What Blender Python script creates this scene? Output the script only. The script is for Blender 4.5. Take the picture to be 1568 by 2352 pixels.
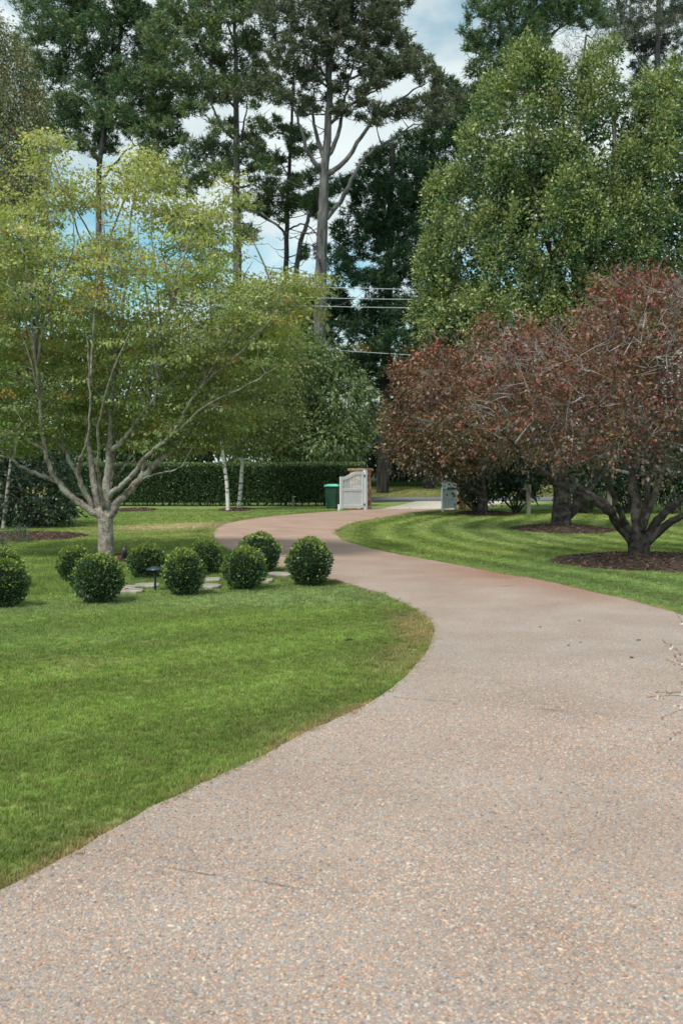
import bpy, bmesh, math, random
import numpy as np
from mathutils import Vector, Matrix
from mathutils.geometry import tessellate_polygon

# ------------------------------------------------------------------ camera, light, exposure
SC = bpy.context.scene
COL = SC.collection
for o in list(bpy.data.objects):
    bpy.data.objects.remove(o)
CUR_D = None
rng = np.random.default_rng(11)
random.seed(5)

F = 2352 * 35 / 36            # focal length in pixels of a 1568 x 2352 picture
CAMZ = 1.65
PITCH = math.atan((1176 - 1080) / F)
cam_d = bpy.data.cameras.new('camera')
cam = bpy.data.objects.new('camera', cam_d)
COL.objects.link(cam)
cam.location = (0, 0, CAMZ)
cam.rotation_euler = (math.pi / 2 - PITCH, 0, 0)
cam_d.sensor_fit = 'VERTICAL'
cam_d.sensor_height = 36
cam_d.lens = 35
cam_d.clip_end = 3000
cam_d.dof.use_dof = True
cam_d.dof.focus_distance = 19
cam_d.dof.aperture_fstop = 6.3
SC.camera = cam
SC.render.resolution_x, SC.render.resolution_y = 682, 1024

SUN_EL, SUN_AZ = math.radians(55), math.radians(-146)   # azimuth from +Y, clockwise: behind left
world = bpy.data.worlds.new('World')
SC.world = world
world.use_nodes = True
wn, wl = world.node_tree.nodes, world.node_tree.links
wn.clear()
w_out = wn.new('ShaderNodeOutputWorld')
w_bg = wn.new('ShaderNodeBackground')
w_bg.inputs['Strength'].default_value = 0.1
sky = wn.new('ShaderNodeTexSky')
sky.sky_type = 'NISHITA'
sky.sun_disc = False
sky.sun_elevation = SUN_EL
sky.sun_rotation = SUN_AZ
sky.air_density = 1.0
sky.dust_density = 0.4
sky.ozone_density = 1.6
w_tc = wn.new('ShaderNodeTexCoord')
w_map = wn.new('ShaderNodeMapping')
w_map.inputs['Location'].default_value = (0.35, 0.1, 0.62)
w_map.inputs['Scale'].default_value = (1.0, 1.0, 1.7)
w_n = wn.new('ShaderNodeTexNoise')
w_n.inputs['Scale'].default_value = 3.6
w_n.inputs['Detail'].default_value = 6
w_n.inputs['Roughness'].default_value = 0.55
w_r = wn.new('ShaderNodeValToRGB')
w_r.color_ramp.elements[0].position = 0.375
w_r.color_ramp.elements[0].color = (0, 0, 0, 1)
w_r.color_ramp.elements[1].position = 0.505
w_r.color_ramp.elements[1].color = (1, 1, 1, 1)
w_n2 = wn.new('ShaderNodeTexNoise')
w_n2.inputs['Scale'].default_value = 5.0
w_n2.inputs['Detail'].default_value = 5
w_c = wn.new('ShaderNodeValToRGB')
w_c.color_ramp.elements[0].position = 0.3
w_c.color_ramp.elements[0].color = (2.5, 3.0, 3.15, 1)
w_c.color_ramp.elements[1].position = 0.62
w_c.color_ramp.elements[1].color = (3.75, 4.15, 4.15, 1)
w_tint = wn.new('ShaderNodeMix'); w_tint.data_type = 'RGBA'; w_tint.blend_type = 'MULTIPLY'
w_tint.inputs['Factor'].default_value = 1.0
w_tint.inputs['B'].default_value = (0.52, 0.75, 0.63, 1)
w_mix = wn.new('ShaderNodeMix'); w_mix.data_type = 'RGBA'
wl.new(w_tc.outputs['Generated'], w_map.inputs['Vector'])
wl.new(w_map.outputs['Vector'], w_n.inputs['Vector'])
wl.new(w_map.outputs['Vector'], w_n2.inputs['Vector'])
wl.new(w_n.outputs['Fac'], w_r.inputs['Fac'])
wl.new(w_n2.outputs['Fac'], w_c.inputs['Fac'])
wl.new(sky.outputs['Color'], w_tint.inputs['A'])
wl.new(w_r.outputs['Color'], w_mix.inputs['Factor'])
wl.new(w_tint.outputs['Result'], w_mix.inputs['A'])
wl.new(w_c.outputs['Color'], w_mix.inputs['B'])
wl.new(w_mix.outputs['Result'], w_bg.inputs['Color'])
wl.new(w_bg.outputs['Background'], w_out.inputs['Surface'])

sun_d = bpy.data.lights.new('sun', 'SUN')
sun_d.energy = 1.5
sun_d.angle = math.radians(11)
sun_d.color = (1.0, 0.95, 0.86)
sun = bpy.data.objects.new('sun', sun_d)
COL.objects.link(sun)
sdir = Vector((math.sin(SUN_AZ) * math.cos(SUN_EL), math.cos(SUN_AZ) * math.cos(SUN_EL), math.sin(SUN_EL)))
sun.rotation_euler = sdir.to_track_quat('Z', 'Y').to_euler()

SC.view_settings.view_transform = 'Standard'
SC.view_settings.look = 'None'
SC.view_settings.gamma = 1
SC.view_settings.use_curve_mapping = False
SC.view_settings.exposure = 1.27
SC.render.engine = 'CYCLES'
SC.cycles.use_denoising = True
SC.cycles.use_adaptive_sampling = False
SC.cycles.sample_clamp_indirect = 3.0
SC.cycles.pixel_filter_type = 'BLACKMAN_HARRIS'
SC.cycles.filter_width = 1.6
SC.cycles.max_bounces = 7
SC.cycles.diffuse_bounces = 4
SC.cycles.glossy_bounces = 2
SC.cycles.transmission_bounces = 4
SC.cycles.caustics_reflective = False
SC.cycles.caustics_refractive = False

# ------------------------------------------------------------------ geometry of the view
cp, sp = math.cos(PITCH), math.sin(PITCH)

def ray(u, v):
    a, b = (u - 784) / F, (1176 - v) / F
    return np.array([a, cp + b * sp, -sp + b * cp])

def G(u, v, z=0.0):
    r = ray(u, v)
    t = (z - CAMZ) / r[2]
    return np.array([r[0] * t, r[1] * t, z])

def P(u, v, Y):
    r = ray(u, v)
    t = Y / r[1]
    return np.array([r[0] * t, Y, CAMZ + r[2] * t])

def terrain(x, y):
    y = np.asarray(y, float)
    x = np.asarray(x, float)
    z = np.clip((y - 62.5) / 9, 0, 1)
    z = 0.5 * z * z * (3 - 2 * z) + np.clip(y - 71, 0, 60) * 0.02
    return z + 0 * x

# ------------------------------------------------------------------ object helpers
def link(o, parent=None):
    COL.objects.link(o)
    if parent is not None:
        o.parent = parent
    return o

def tag(o, label=None, cat=None, group=None, kind=None):
    if label: o['label'] = label
    if cat: o['category'] = cat
    if group: o['group'] = group
    if kind: o['kind'] = kind
    return o

def empty(name, loc, rz=0.0, label=None, cat=None, group=None):
    o = bpy.data.objects.new(name, None)
    o.empty_display_size = 0.2
    o.location = tuple(loc)
    o.rotation_euler = (0, 0, rz)
    link(o)
    return tag(o, label, cat, group)

def np_mesh(name, V, faces, mat=None, cols=None, smooth=False):
    """faces: list of (m,k) int arrays."""
    me = bpy.data.meshes.new(name)
    V = np.asarray(V, np.float32).reshape(-1, 3)
    me.vertices.add(len(V))
    me.vertices.foreach_set('co', V.ravel())
    if not isinstance(faces, (list, tuple)):
        faces = [faces]
    faces = [np.asarray(f, np.int32) for f in faces if len(f)]
    nl = sum(f.size for f in faces)
    npg = sum(len(f) for f in faces)
    me.loops.add(nl)
    me.polygons.add(npg)
    me.loops.foreach_set('vertex_index', np.concatenate([f.ravel() for f in faces]))
    tot = np.concatenate([np.full(len(f), f.shape[1], np.int32) for f in faces])
    start = np.concatenate([[0], np.cumsum(tot)[:-1]]).astype(np.int32)
    me.polygons.foreach_set('loop_start', start)
    if smooth:
        me.polygons.foreach_set('use_smooth', np.ones(npg, bool))
    if cols is not None:
        at = me.attributes.new('tint', 'FLOAT_COLOR', 'POINT')
        c = np.ones((len(V), 4), np.float32)
        c[:, :3] = cols
        at.data.foreach_set('color', c.ravel())
    if mat is not None:
        me.materials.append(mat)
    me.update(calc_edges=True)
    return me

def part(name, me, parent=None, loc=(0, 0, 0), kind=None, label=None):
    o = bpy.data.objects.new(name, me)
    o.location = tuple(loc)
    link(o, parent)
    return tag(o, label, None, None, kind)

class MB:
    """small bmesh collector for hard-surface parts"""
    def __init__(self):
        self.bm = bmesh.new()
    def box(self, c, s, rot=None, bevel=0.0):
        r = bmesh.ops.create_cube(self.bm, size=1.0)
        vs = r['verts']
        m = Matrix.Translation(Vector(c)) @ (rot.to_4x4() if rot else Matrix.Identity(4)) @ Matrix.Diagonal((s[0], s[1], s[2], 1))
        bmesh.ops.transform(self.bm, matrix=m, verts=vs)
        if bevel:
            es = list({e for v in vs for e in v.link_edges})
            bmesh.ops.bevel(self.bm, geom=es, offset=bevel, segments=1, affect='EDGES', profile=0.6)
        return self
    def prism(self, pts, vec):
        """extrude polygon pts (3d) by vec"""
        a = [self.bm.verts.new(Vector(p)) for p in pts]
        b = [self.bm.verts.new(Vector(p) + Vector(vec)) for p in pts]
        n = len(pts)
        self.bm.faces.new(a[::-1]); self.bm.faces.new(b)
        for i in range(n):
            self.bm.faces.new((a[i], a[(i + 1) % n], b[(i + 1) % n], b[i]))
        return self
    def lathe(self, prof, seg=16, c=(0, 0, 0)):
        rings = []
        for r, z in prof:
            rings.append([self.bm.verts.new((c[0] + r * math.cos(2 * math.pi * k / seg), c[1] + r * math.sin(2 * math.pi * k / seg), c[2] + z)) for k in range(seg)])
        for a, b in zip(rings[:-1], rings[1:]):
            for k in range(seg):
                self.bm.faces.new((a[k], a[(k + 1) % seg], b[(k + 1) % seg], b[k]))
        self.bm.faces.new(rings[0][::-1]); self.bm.faces.new(rings[-1])
        return self
    def cyl(self, a, b, r0, r1=None, seg=10):
        r1 = r0 if r1 is None else r1
        a, b = Vector(a), Vector(b)
        q = (b - a).to_track_quat('Z', 'Y')
        ra = [self.bm.verts.new(a + q @ Vector((r0 * math.cos(t), r0 * math.sin(t), 0))) for t in [2 * math.pi * k / seg for k in range(seg)]]
        rb = [self.bm.verts.new(b + q @ Vector((r1 * math.cos(t), r1 * math.sin(t), 0))) for t in [2 * math.pi * k / seg for k in range(seg)]]
        for k in range(seg):
            self.bm.faces.new((ra[k], ra[(k + 1) % seg], rb[(k + 1) % seg], rb[k]))
        self.bm.faces.new(ra[::-1]); self.bm.faces.new(rb)
        return self
    def mesh(self, name, mat, smooth=False):
        bmesh.ops.recalc_face_normals(self.bm, faces=self.bm.faces)
        me = bpy.data.meshes.new(name)
        self.bm.to_mesh(me); self.bm.free()
        if mat: me.materials.append(mat)
        if smooth:
            for p in me.polygons: p.use_smooth = True
        return me
    def build(self, name, mat, parent=None, smooth=False, kind=None, label=None):
        return part(name, self.mesh(name, mat, smooth), parent, kind=kind, label=label)

# ------------------------------------------------------------------ materials
def new_mat(name):
    m = bpy.data.materials.new(name)
    m.use_nodes = True
    nt = m.node_tree
    return m, nt.nodes, nt.links, nt.nodes['Principled BSDF']

def leaf_mat(name, rough=0.5, spec=0.35, trans=0.3, tcol=(1.15, 1.25, 0.6)):
    m, n, l, b = new_mat(name)
    at = n.new('ShaderNodeAttribute'); at.attribute_name = 'tint'
    b.inputs['Roughness'].default_value = rough
    b.inputs['Specular IOR Level'].default_value = spec
    l.new(at.outputs['Color'], b.inputs['Base Color'])
    tr = n.new('ShaderNodeBsdfTranslucent')
    mu = n.new('ShaderNodeMix'); mu.data_type = 'RGBA'; mu.blend_type = 'MULTIPLY'
    mu.inputs['Factor'].default_value = 1.0
    mu.inputs['B'].default_value = (*tcol, 1)
    l.new(at.outputs['Color'], mu.inputs['A'])
    l.new(mu.outputs['Result'], tr.inputs['Color'])
    mx = n.new('ShaderNodeMixShader'); mx.inputs['Fac'].default_value = trans
    l.new(b.outputs['BSDF'], mx.inputs[1]); l.new(tr.outputs['BSDF'], mx.inputs[2])
    l.new(mx.outputs['Shader'], n['Material Output'].inputs['Surface'])
    return m

def noise_mat(name, c0, c1, scale=8, detail=6, rough=0.85, bump=0.0, bscale=None, dist=0.02, c2=None, s2=3.0, stretch=None, lo=0.35, hi=0.65, spec=0.3):
    m, n, l, b = new_mat(name)
    tc = n.new('ShaderNodeTexCoord')
    vec = tc.outputs['Object']
    if stretch:
        mp = n.new('ShaderNodeMapping'); mp.inputs['Scale'].default_value = stretch
        l.new(vec, mp.inputs['Vector']); vec = mp.outputs['Vector']
    t = n.new('ShaderNodeTexNoise'); t.inputs['Scale'].default_value = scale; t.inputs['Detail'].default_value = detail
    l.new(vec, t.inputs['Vector'])
    r = n.new('ShaderNodeValToRGB')
    r.color_ramp.elements[0].position = lo; r.color_ramp.elements[0].color = (*c0, 1)
    r.color_ramp.elements[1].position = hi; r.color_ramp.elements[1].color = (*c1, 1)
    l.new(t.outputs['Fac'], r.inputs['Fac'])
    colour = r.outputs['Color']
    if c2:
        t2 = n.new('ShaderNodeTexNoise'); t2.inputs['Scale'].default_value = s2; t2.inputs['Detail'].default_value = 5
        l.new(vec, t2.inputs['Vector'])
        r2 = n.new('ShaderNodeValToRGB')
        r2.color_ramp.elements[0].position = 0.52; r2.color_ramp.elements[0].color = (0, 0, 0, 1)
        r2.color_ramp.elements[1].position = 0.62; r2.color_ramp.elements[1].color = (1, 1, 1, 1)
        l.new(t2.outputs['Fac'], r2.inputs['Fac'])
        mx = n.new('ShaderNodeMix'); mx.data_type = 'RGBA'
        mx.inputs['B'].default_value = (*c2, 1)
        l.new(r2.outputs['Color'], mx.inputs['Factor']); l.new(colour, mx.inputs['A'])
        colour = mx.outputs['Result']
    l.new(colour, b.inputs['Base Color'])
    b.inputs['Roughness'].default_value = rough
    b.inputs['Specular IOR Level'].default_value = spec
    if bump:
        tb = n.new('ShaderNodeTexNoise'); tb.inputs['Scale'].default_value = bscale or scale * 2; tb.inputs['Detail'].default_value = 8
        l.new(vec, tb.inputs['Vector'])
        bp = n.new('ShaderNodeBump'); bp.inputs['Strength'].default_value = bump; bp.inputs['Distance'].default_value = dist
        l.new(tb.outputs['Fac'], bp.inputs['Height']); l.new(bp.outputs['Normal'], b.inputs['Normal'])
    return m

M = {}
M['maple_leaf'] = leaf_mat('maple_leaf', 0.42, 0.5, 0.48)
M['glossy_leaf'] = leaf_mat('glossy_leaf', 0.38, 0.5, 0.18)
M['plum_leaf'] = leaf_mat('plum_leaf', 0.4, 0.5, 0.2, (1.3, 0.8, 0.6))
M['soft_leaf'] = leaf_mat('soft_leaf', 0.5, 0.35, 0.3)
M['needle'] = leaf_mat('needle', 0.55, 0.3, 0.12, (1.0, 1.1, 0.8))
M['box_leaf'] = leaf_mat('box_leaf', 0.4, 0.4, 0.2)
M['grass'] = leaf_mat('grass', 0.55, 0.25, 0.3)
M['petal'] = leaf_mat('petal', 0.6, 0.2, 0.35, (1, 1, 1))
M['maple_bark'] = noise_mat('maple_bark', (0.13, 0.11, 0.09), (0.36, 0.32, 0.275), 14, 9, 0.9, 1.0, 34, 0.02, c2=(0.37, 0.38, 0.33), s2=5, stretch=(1, 1, 0.8))
M['pine_bark'] = noise_mat('pine_bark', (0.05, 0.05, 0.05), (0.16, 0.158, 0.15), 5, 8, 0.95, 1.0, 12, 0.06, stretch=(1, 1, 0.22))
M['dark_bark'] = noise_mat('dark_bark', (0.02, 0.018, 0.017), (0.075, 0.066, 0.06), 5, 8, 0.95, 1.0, 12, 0.06, stretch=(1, 1, 0.22))
M['plum_bark'] = noise_mat('plum_bark', (0.022, 0.018, 0.016), (0.075, 0.062, 0.055), 9, 8, 0.9, 1.0, 24, 0.02, c2=(0.11, 0.10, 0.085), s2=6)
M['twig_grey'] = noise_mat('twig_grey', (0.22, 0.20, 0.19), (0.46, 0.44, 0.43), 5, 3, 0.85)
M['twig_maple'] = noise_mat('twig_maple', (0.24, 0.215, 0.19), (0.44, 0.41, 0.37), 5, 3, 0.85)
M['bark_brown'] = noise_mat('bark_brown', (0.05, 0.042, 0.034), (0.13, 0.11, 0.09), 6, 6, 0.9, 0.6, 20)
M['birch_bark'] = noise_mat('birch_bark', (0.05, 0.045, 0.04), (0.62, 0.60, 0.56), 5, 7, 0.8, 0.3, 20, 0.01, stretch=(1, 1, 3.0), lo=0.36, hi=0.47)
M['birch_grey'] = noise_mat('birch_grey', (0.04, 0.037, 0.033), (0.34, 0.33, 0.30), 6, 7, 0.85, 0.3, 20, 0.01, stretch=(1, 1, 1.6), lo=0.42, hi=0.6)
M['white_paint'] = noise_mat('white_paint', (0.70, 0.76, 0.80), (0.77, 0.82, 0.86), 1.6, 6, 0.42, spec=0.45)
M['black_metal'] = noise_mat('black_metal', (0.012, 0.014, 0.016), (0.03, 0.032, 0.035), 20, 3, 0.4, spec=0.5)
M['light_green_metal'] = noise_mat('light_green_metal', (0.012, 0.03, 0.038), (0.03, 0.055, 0.065), 14, 4, 0.4, spec=0.5)
M['bin_green'] = noise_mat('bin_green', (0.016, 0.062, 0.042), (0.028, 0.085, 0.058), 3, 5, 0.5, spec=0.4)
M['bin_lid'] = noise_mat('bin_lid', (0.15, 0.60, 0.46), (0.20, 0.68, 0.54), 3, 5, 0.45, spec=0.4)
M['rubber'] = noise_mat('rubber', (0.015, 0.015, 0.015), (0.03, 0.03, 0.03), 12, 3, 0.8)
M['sticker'] = noise_mat('sticker', (0.62, 0.66, 0.70), (0.78, 0.80, 0.82), 18, 2, 0.5)
M['mortar'] = noise_mat('mortar', (0.24, 0.17, 0.12), (0.36, 0.28, 0.21), 14, 6, 0.95, 0.5)
M['weathered_wood'] = noise_mat('weathered_wood', (0.13, 0.12, 0.10), (0.27, 0.25, 0.22), 6, 7, 0.9, 0.5, 20, stretch=(1, 1, 0.15))
M['slab_stone'] = noise_mat('slab_stone', (0.22, 0.20, 0.17), (0.38, 0.35, 0.30), 4, 8, 0.9, 0.4, 30, 0.01)
M['asphalt'] = noise_mat('asphalt', (0.10, 0.105, 0.115), (0.19, 0.195, 0.205), 3, 10, 0.9, 0.4, 60, 0.01)
M['gravel'] = noise_mat('gravel', (0.42, 0.37, 0.30), (0.70, 0.65, 0.56), 9, 12, 0.95, 0.6, 30, 0.03, spec=0.1)
M['soil'] = noise_mat('soil', (0.022, 0.015, 0.011), (0.075, 0.05, 0.036), 9, 10, 0.95, 0.8, 30, 0.03)
M['joint'] = noise_mat('joint', (0.07, 0.058, 0.05), (0.17, 0.14, 0.12), 20, 6, 0.95)
M['wire'] = noise_mat('wire', (0.42, 0.45, 0.48), (0.5, 0.53, 0.56), 2, 2, 0.4, spec=0.5)

def attr_mat(name, attr, rough, spec=0.2, bump=0.0, bscale=40, noise=0.0, nscale=30):
    m, n, l, b = new_mat(name)
    at = n.new('ShaderNodeAttribute'); at.attribute_name = attr
    col = at.outputs['Color']
    tc = n.new('ShaderNodeTexCoord')
    if noise:
        t = n.new('ShaderNodeTexNoise'); t.inputs['Scale'].default_value = nscale; t.inputs['Detail'].default_value = 8
        l.new(tc.outputs['Object'], t.inputs['Vector'])
        mr = n.new('ShaderNodeMapRange')
        mr.inputs['From Min'].default_value = 0.3; mr.inputs['From Max'].default_value = 0.7
        mr.inputs['To Min'].default_value = 1 - noise; mr.inputs['To Max'].default_value = 1 + noise
        l.new(t.outputs['Fac'], mr.inputs['Value'])
        vm = n.new('ShaderNodeVectorMath'); vm.operation = 'SCALE'
        l.new(col, vm.inputs[0]); l.new(mr.outputs['Result'], vm.inputs['Scale'])
        col = vm.outputs['Vector']
    l.new(col, b.inputs['Base Color'])
    b.inputs['Roughness'].default_value = rough
    b.inputs['Specular IOR Level'].default_value = spec
    if bump:
        tb = n.new('ShaderNodeTexNoise'); tb.inputs['Scale'].default_value = bscale; tb.inputs['Detail'].default_value = 8
        l.new(tc.outputs['Object'], tb.inputs['Vector'])
        bp = n.new('ShaderNodeBump'); bp.inputs['Strength'].default_value = bump; bp.inputs['Distance'].default_value = 0.03
        l.new(tb.outputs['Fac'], bp.inputs['Height']); l.new(bp.outputs['Normal'], b.inputs['Normal'])
    return m
M['lawn_ground'] = attr_mat('lawn_ground', 'tint', 0.95, 0.1, 0.8, 25, 0.35, 22)
M['pebble'] = attr_mat('pebble', 'tint', 0.62, 0.3)
M['chip'] = attr_mat('chip', 'tint', 0.85, 0.2)
M['stone'] = attr_mat('stone', 'tint', 0.9, 0.2, 0.6, 18, 0.35, 9)

PEB = np.array([[0.56, 0.36, 0.24], [0.60, 0.45, 0.33], [0.66, 0.57, 0.46], [0.47, 0.45, 0.44], [0.32, 0.34, 0.38], [0.40, 0.24, 0.17], [0.60, 0.33, 0.22], [0.52, 0.49, 0.46], [0.16, 0.155, 0.17], [0.44, 0.32, 0.26]]) * 0.74
PEB = (PEB * .74 + PEB.mean(0) * .26) * np.array([1.08, 1.045, 1.02])

def drive_material():
    m, n, l, b = new_mat('exposed_aggregate')
    tc = n.new('ShaderNodeTexCoord')
    v = n.new('ShaderNodeTexVoronoi'); v.inputs['Scale'].default_value = 88
    l.new(tc.outputs['Object'], v.inputs['Vector'])
    sep = n.new('ShaderNodeSeparateColor'); l.new(v.outputs['Color'], sep.inputs['Color'])
    r = n.new('ShaderNodeValToRGB'); r.color_ramp.interpolation = 'CONSTANT'
    el = r.color_ramp.elements
    el[0].position = 0; el[0].color = (*PEB[0], 1)
    el[1].position = 0.1; el[1].color = (*PEB[1], 1)
    for i in range(2, 10):
        e = el.new(i * 0.1); e.color = (*PEB[i], 1)
    l.new(sep.outputs['Red'], r.inputs['Fac'])
    # cement between the stones
    ve = n.new('ShaderNodeMapRange'); ve.inputs['From Min'].default_value = 0.30; ve.inputs['From Max'].default_value = 0.62
    l.new(v.outputs['Distance'], ve.inputs['Value'])
    mx = n.new('ShaderNodeMix'); mx.data_type = 'RGBA'
    mx.inputs['B'].default_value = (0.31, 0.275, 0.25, 1)
    l.new(ve.outputs['Result'], mx.inputs['Factor']); l.new(r.outputs['Color'], mx.inputs['A'])
    # broad wear: pale grey and rusty zones from a vertex attribute plus noise
    at = n.new('ShaderNodeAttribute'); at.attribute_name = 'tint'
    vm = n.new('ShaderNodeVectorMath'); vm.operation = 'MULTIPLY'
    l.new(mx.outputs['Result'], vm.inputs[0]); l.new(at.outputs['Color'], vm.inputs[1])
    t = n.new('ShaderNodeTexNoise'); t.inputs['Scale'].default_value = 1.1; t.inputs['Detail'].default_value = 7
    l.new(tc.outputs['Object'], t.inputs['Vector'])
    r2 = n.new('ShaderNodeValToRGB')
    r2.color_ramp.elements[0].position = 0.3; r2.color_ramp.elements[0].color = (0.88, 0.83, 0.79, 1)
    r2.color_ramp.elements[1].position = 0.7; r2.color_ramp.elements[1].color = (1.08, 1.10, 1.12, 1)
    l.new(t.outputs['Fac'], r2.inputs['Fac'])
    vm2 = n.new('ShaderNodeVectorMath'); vm2.operation = 'MULTIPLY'
    l.new(vm.outputs['Vector'], vm2.inputs[0]); l.new(r2.outputs['Color'], vm2.inputs[1])
    l.new(vm2.outputs['Vector'], b.inputs['Base Color'])
    b.inputs['Roughness'].default_value = 0.72
    b.inputs['Specular IOR Level'].default_value = 0.25
    bp = n.new('ShaderNodeBump'); bp.inputs['Strength'].default_value = 0.7; bp.inputs['Distance'].default_value = 0.006
    inv = n.new('ShaderNodeMath'); inv.operation = 'SUBTRACT'; inv.inputs[0].default_value = 1
    l.new(v.outputs['Distance'], inv.inputs[1])
    l.new(inv.outputs['Value'], bp.inputs['Height']); l.new(bp.outputs['Normal'], b.inputs['Normal'])
    return m
M['drive'] = drive_material()

# ------------------------------------------------------------------ outlines on the ground
def catmull(pts, n=12):
    pts = np.asarray(pts, float)
    q = np.vstack([2 * pts[0] - pts[1], pts, 2 * pts[-1] - pts[-2]])
    out = []
    t = np.linspace(0, 1, n, endpoint=False)[:, None]
    for i in range(1, len(q) - 2):
        a, b, c, d = q[i - 1], q[i], q[i + 1], q[i + 2]
        out.append(0.5 * (2 * b + (c - a) * t + (2 * a - 5 * b + 4 * c - d) * t ** 2 + (3 * b - a - 3 * c + d) * t ** 3))
    out.append(pts[-1:])
    return np.vstack(out)

def smooth_noise1(s, seed, scale):
    r = np.random.default_rng(seed)
    k = r.normal(size=4096)
    x = s / scale
    i = np.floor(x).astype(int)
    f = x - i
    f = f * f * (3 - 2 * f)
    return k[i % 4096] * (1 - f) + k[(i + 1) % 4096] * f

def vnoise(x, y, scale, seed=0, octaves=3):
    r = np.random.default_rng(seed)
    tab = r.random((256, 256))
    out = np.zeros(np.broadcast(x, y).shape)
    amp, tot = 1.0, 0.0
    for o in range(octaves):
        X, Y = x / scale + 17.3 * o + 500, y / scale + 9.1 * o + 500
        ix, iy = np.floor(X).astype(int), np.floor(Y).astype(int)
        fx, fy = X - ix, Y - iy
        fx, fy = fx * fx * (3 - 2 * fx), fy * fy * (3 - 2 * fy)
        a = tab[ix % 256, iy % 256]; b = tab[(ix + 1) % 256, iy % 256]
        c = tab[ix % 256, (iy + 1) % 256]; d = tab[(ix + 1) % 256, (iy + 1) % 256]
        out += amp * ((a * (1 - fx) + b * fx) * (1 - fy) + (c * (1 - fx) + d * fx) * fy)
        tot += amp; amp *= 0.5; scale *= 0.5
    return out / tot

LEFT = [G(*p)[:2] for p in [(0, 2060), (165, 1970), (375, 1852), (575, 1756), (711, 1688), (846, 1620), (948, 1546), (990, 1480), (996, 1448), (968, 1410), (880, 1368), (765, 1334), (660, 1309), (560, 1280), (508, 1254), (492, 1234), (497, 1216), (530, 1202), (590, 1191), (680, 1182), (779, 1174.5), (845, 1170.5)]]
LEFT = [np.array([-3.2, -4.0]), np.array([-2.6, 0.0]), np.array([-1.9, 2.6])] + LEFT
RIGHT = [G(*p)[:2] for p in [(1565, 1418), (1454, 1384), (1359, 1362), (1249, 1337), (1134, 1317), (1009, 1292), (884, 1269), (800, 1246), (774, 1231), (775, 1218), (809, 1203), (872, 1191), (934, 1181), (997, 1172), (1045, 1169.5)]]
RIGHT = [np.array([2.1, -4.0]), np.array([2.1, 0]), np.array([2.12, 4.2]), np.array([2.3, 6.0]), np.array([2.9, 7.4]), np.array([3.6, 9.2])] + RIGHT
Lc, Rc = catmull(LEFT, 14), catmull(RIGHT, 14)
def rough_edge(c, seed, amp=0.010):
    d = np.gradient(c, axis=0)
    s = np.concatenate([[0], np.cumsum(np.linalg.norm(np.diff(c, axis=0), axis=1))])
    n = np.stack([-d[:, 1], d[:, 0]], 1); n /= np.linalg.norm(n, axis=1)[:, None] + 1e-9
    return c + n * (smooth_noise1(s, seed, 0.5) * amp + smooth_noise1(s, seed + 1, 0.13) * amp * 0.5)[:, None]
Lc, Rc = rough_edge(Lc, 3), rough_edge(Rc, 8)
DRIVE = np.vstack([Lc, Rc[::-1]])

def in_poly(x, y, poly):
    inside = np.zeros(x.shape, bool)
    px, py = poly[:, 0], poly[:, 1]
    j = len(poly) - 1
    for i in range(len(poly)):
        c = ((py[i] > y) != (py[j] > y)) & (x < (px[j] - px[i]) * (y - py[i]) / (py[j] - py[i] + 1e-12) + px[i])
        inside ^= c
        j = i
    return inside

def poly_dist(x, y, line):
    """distance to an open polyline"""
    best = np.full(x.shape, 1e9)
    for a, b in zip(line[:-1], line[1:]):
        d = b - a
        t = np.clip(((x - a[0]) * d[0] + (y - a[1]) * d[1]) / (d @ d + 1e-12), 0, 1)
        best = np.minimum(best, (x - a[0] - t * d[0]) ** 2 + (y - a[1] - t * d[1]) ** 2)
    return np.sqrt(best)
Ls, Rs = Lc[::4], Rc[::4]

# mulch beds: centre, radii, height of mound
def bed(u, v, rx, ry, h=0.1):
    g = G(u, v); return (g[0], g[1], rx, ry, h)
BEDS = [
    (5.55, 17.75, 1.75, 1.75, 0.14, 'mulch bed ringing the nearest red-leaved tree'),
    (6.15, 27.6, 1.42, 2.0, 0.12, 'mulch bed under the second red-leaved tree'),
    (5.4, 37.6, 1.1, 2.0, 0.10, 'mulch bed under the red-leaved tree by the gate'),
    (-4.25, 18.5, 0.75, 0.85, 0.06, 'mulch ring at the foot of the green maple'),
    (*bed(15, 1233, 2.0, 1.9, 0.08), 'mulch bed with grey plants below the dark shrub'),
    (*bed(542, 1171, 0.75, 1.7, 0.08), 'mulch ring around the two white birch trunks'),
    (*bed(310, 1172, 0.9, 1.8, 0.08), 'mulch ring behind the maple trunk'),
]
APRON = np.array([[0.9, 42.0], [1.9, 43.6], [2.9, 47.5], [3.7, 51.5], [4.0, 53.2], [9.5, 53.2], [7.4, 48], [6.0, 43], [5.2, 41.3], [4.9, 41.2], [1.0, 41.2]])

# box balls: pixel centre, base row, radius px
BALL_PX = [(8, 1346, 57), (2, 1312, 49), (172, 1301, 42), (228, 1335, 58.5), (337, 1294, 42), (422, 1321, 53.5), (472, 1285, 41), (562, 1311, 50), (597, 1274, 48), (711, 1296, 54.5)]
BALLS = []
for u, v, r in BALL_PX:
    vb = v + r * 0.95
    g = G(u, vb)
    d = g[1] + 0.22
    BALLS.append((P(u, v, d)[0], d, r * d / F))

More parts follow.
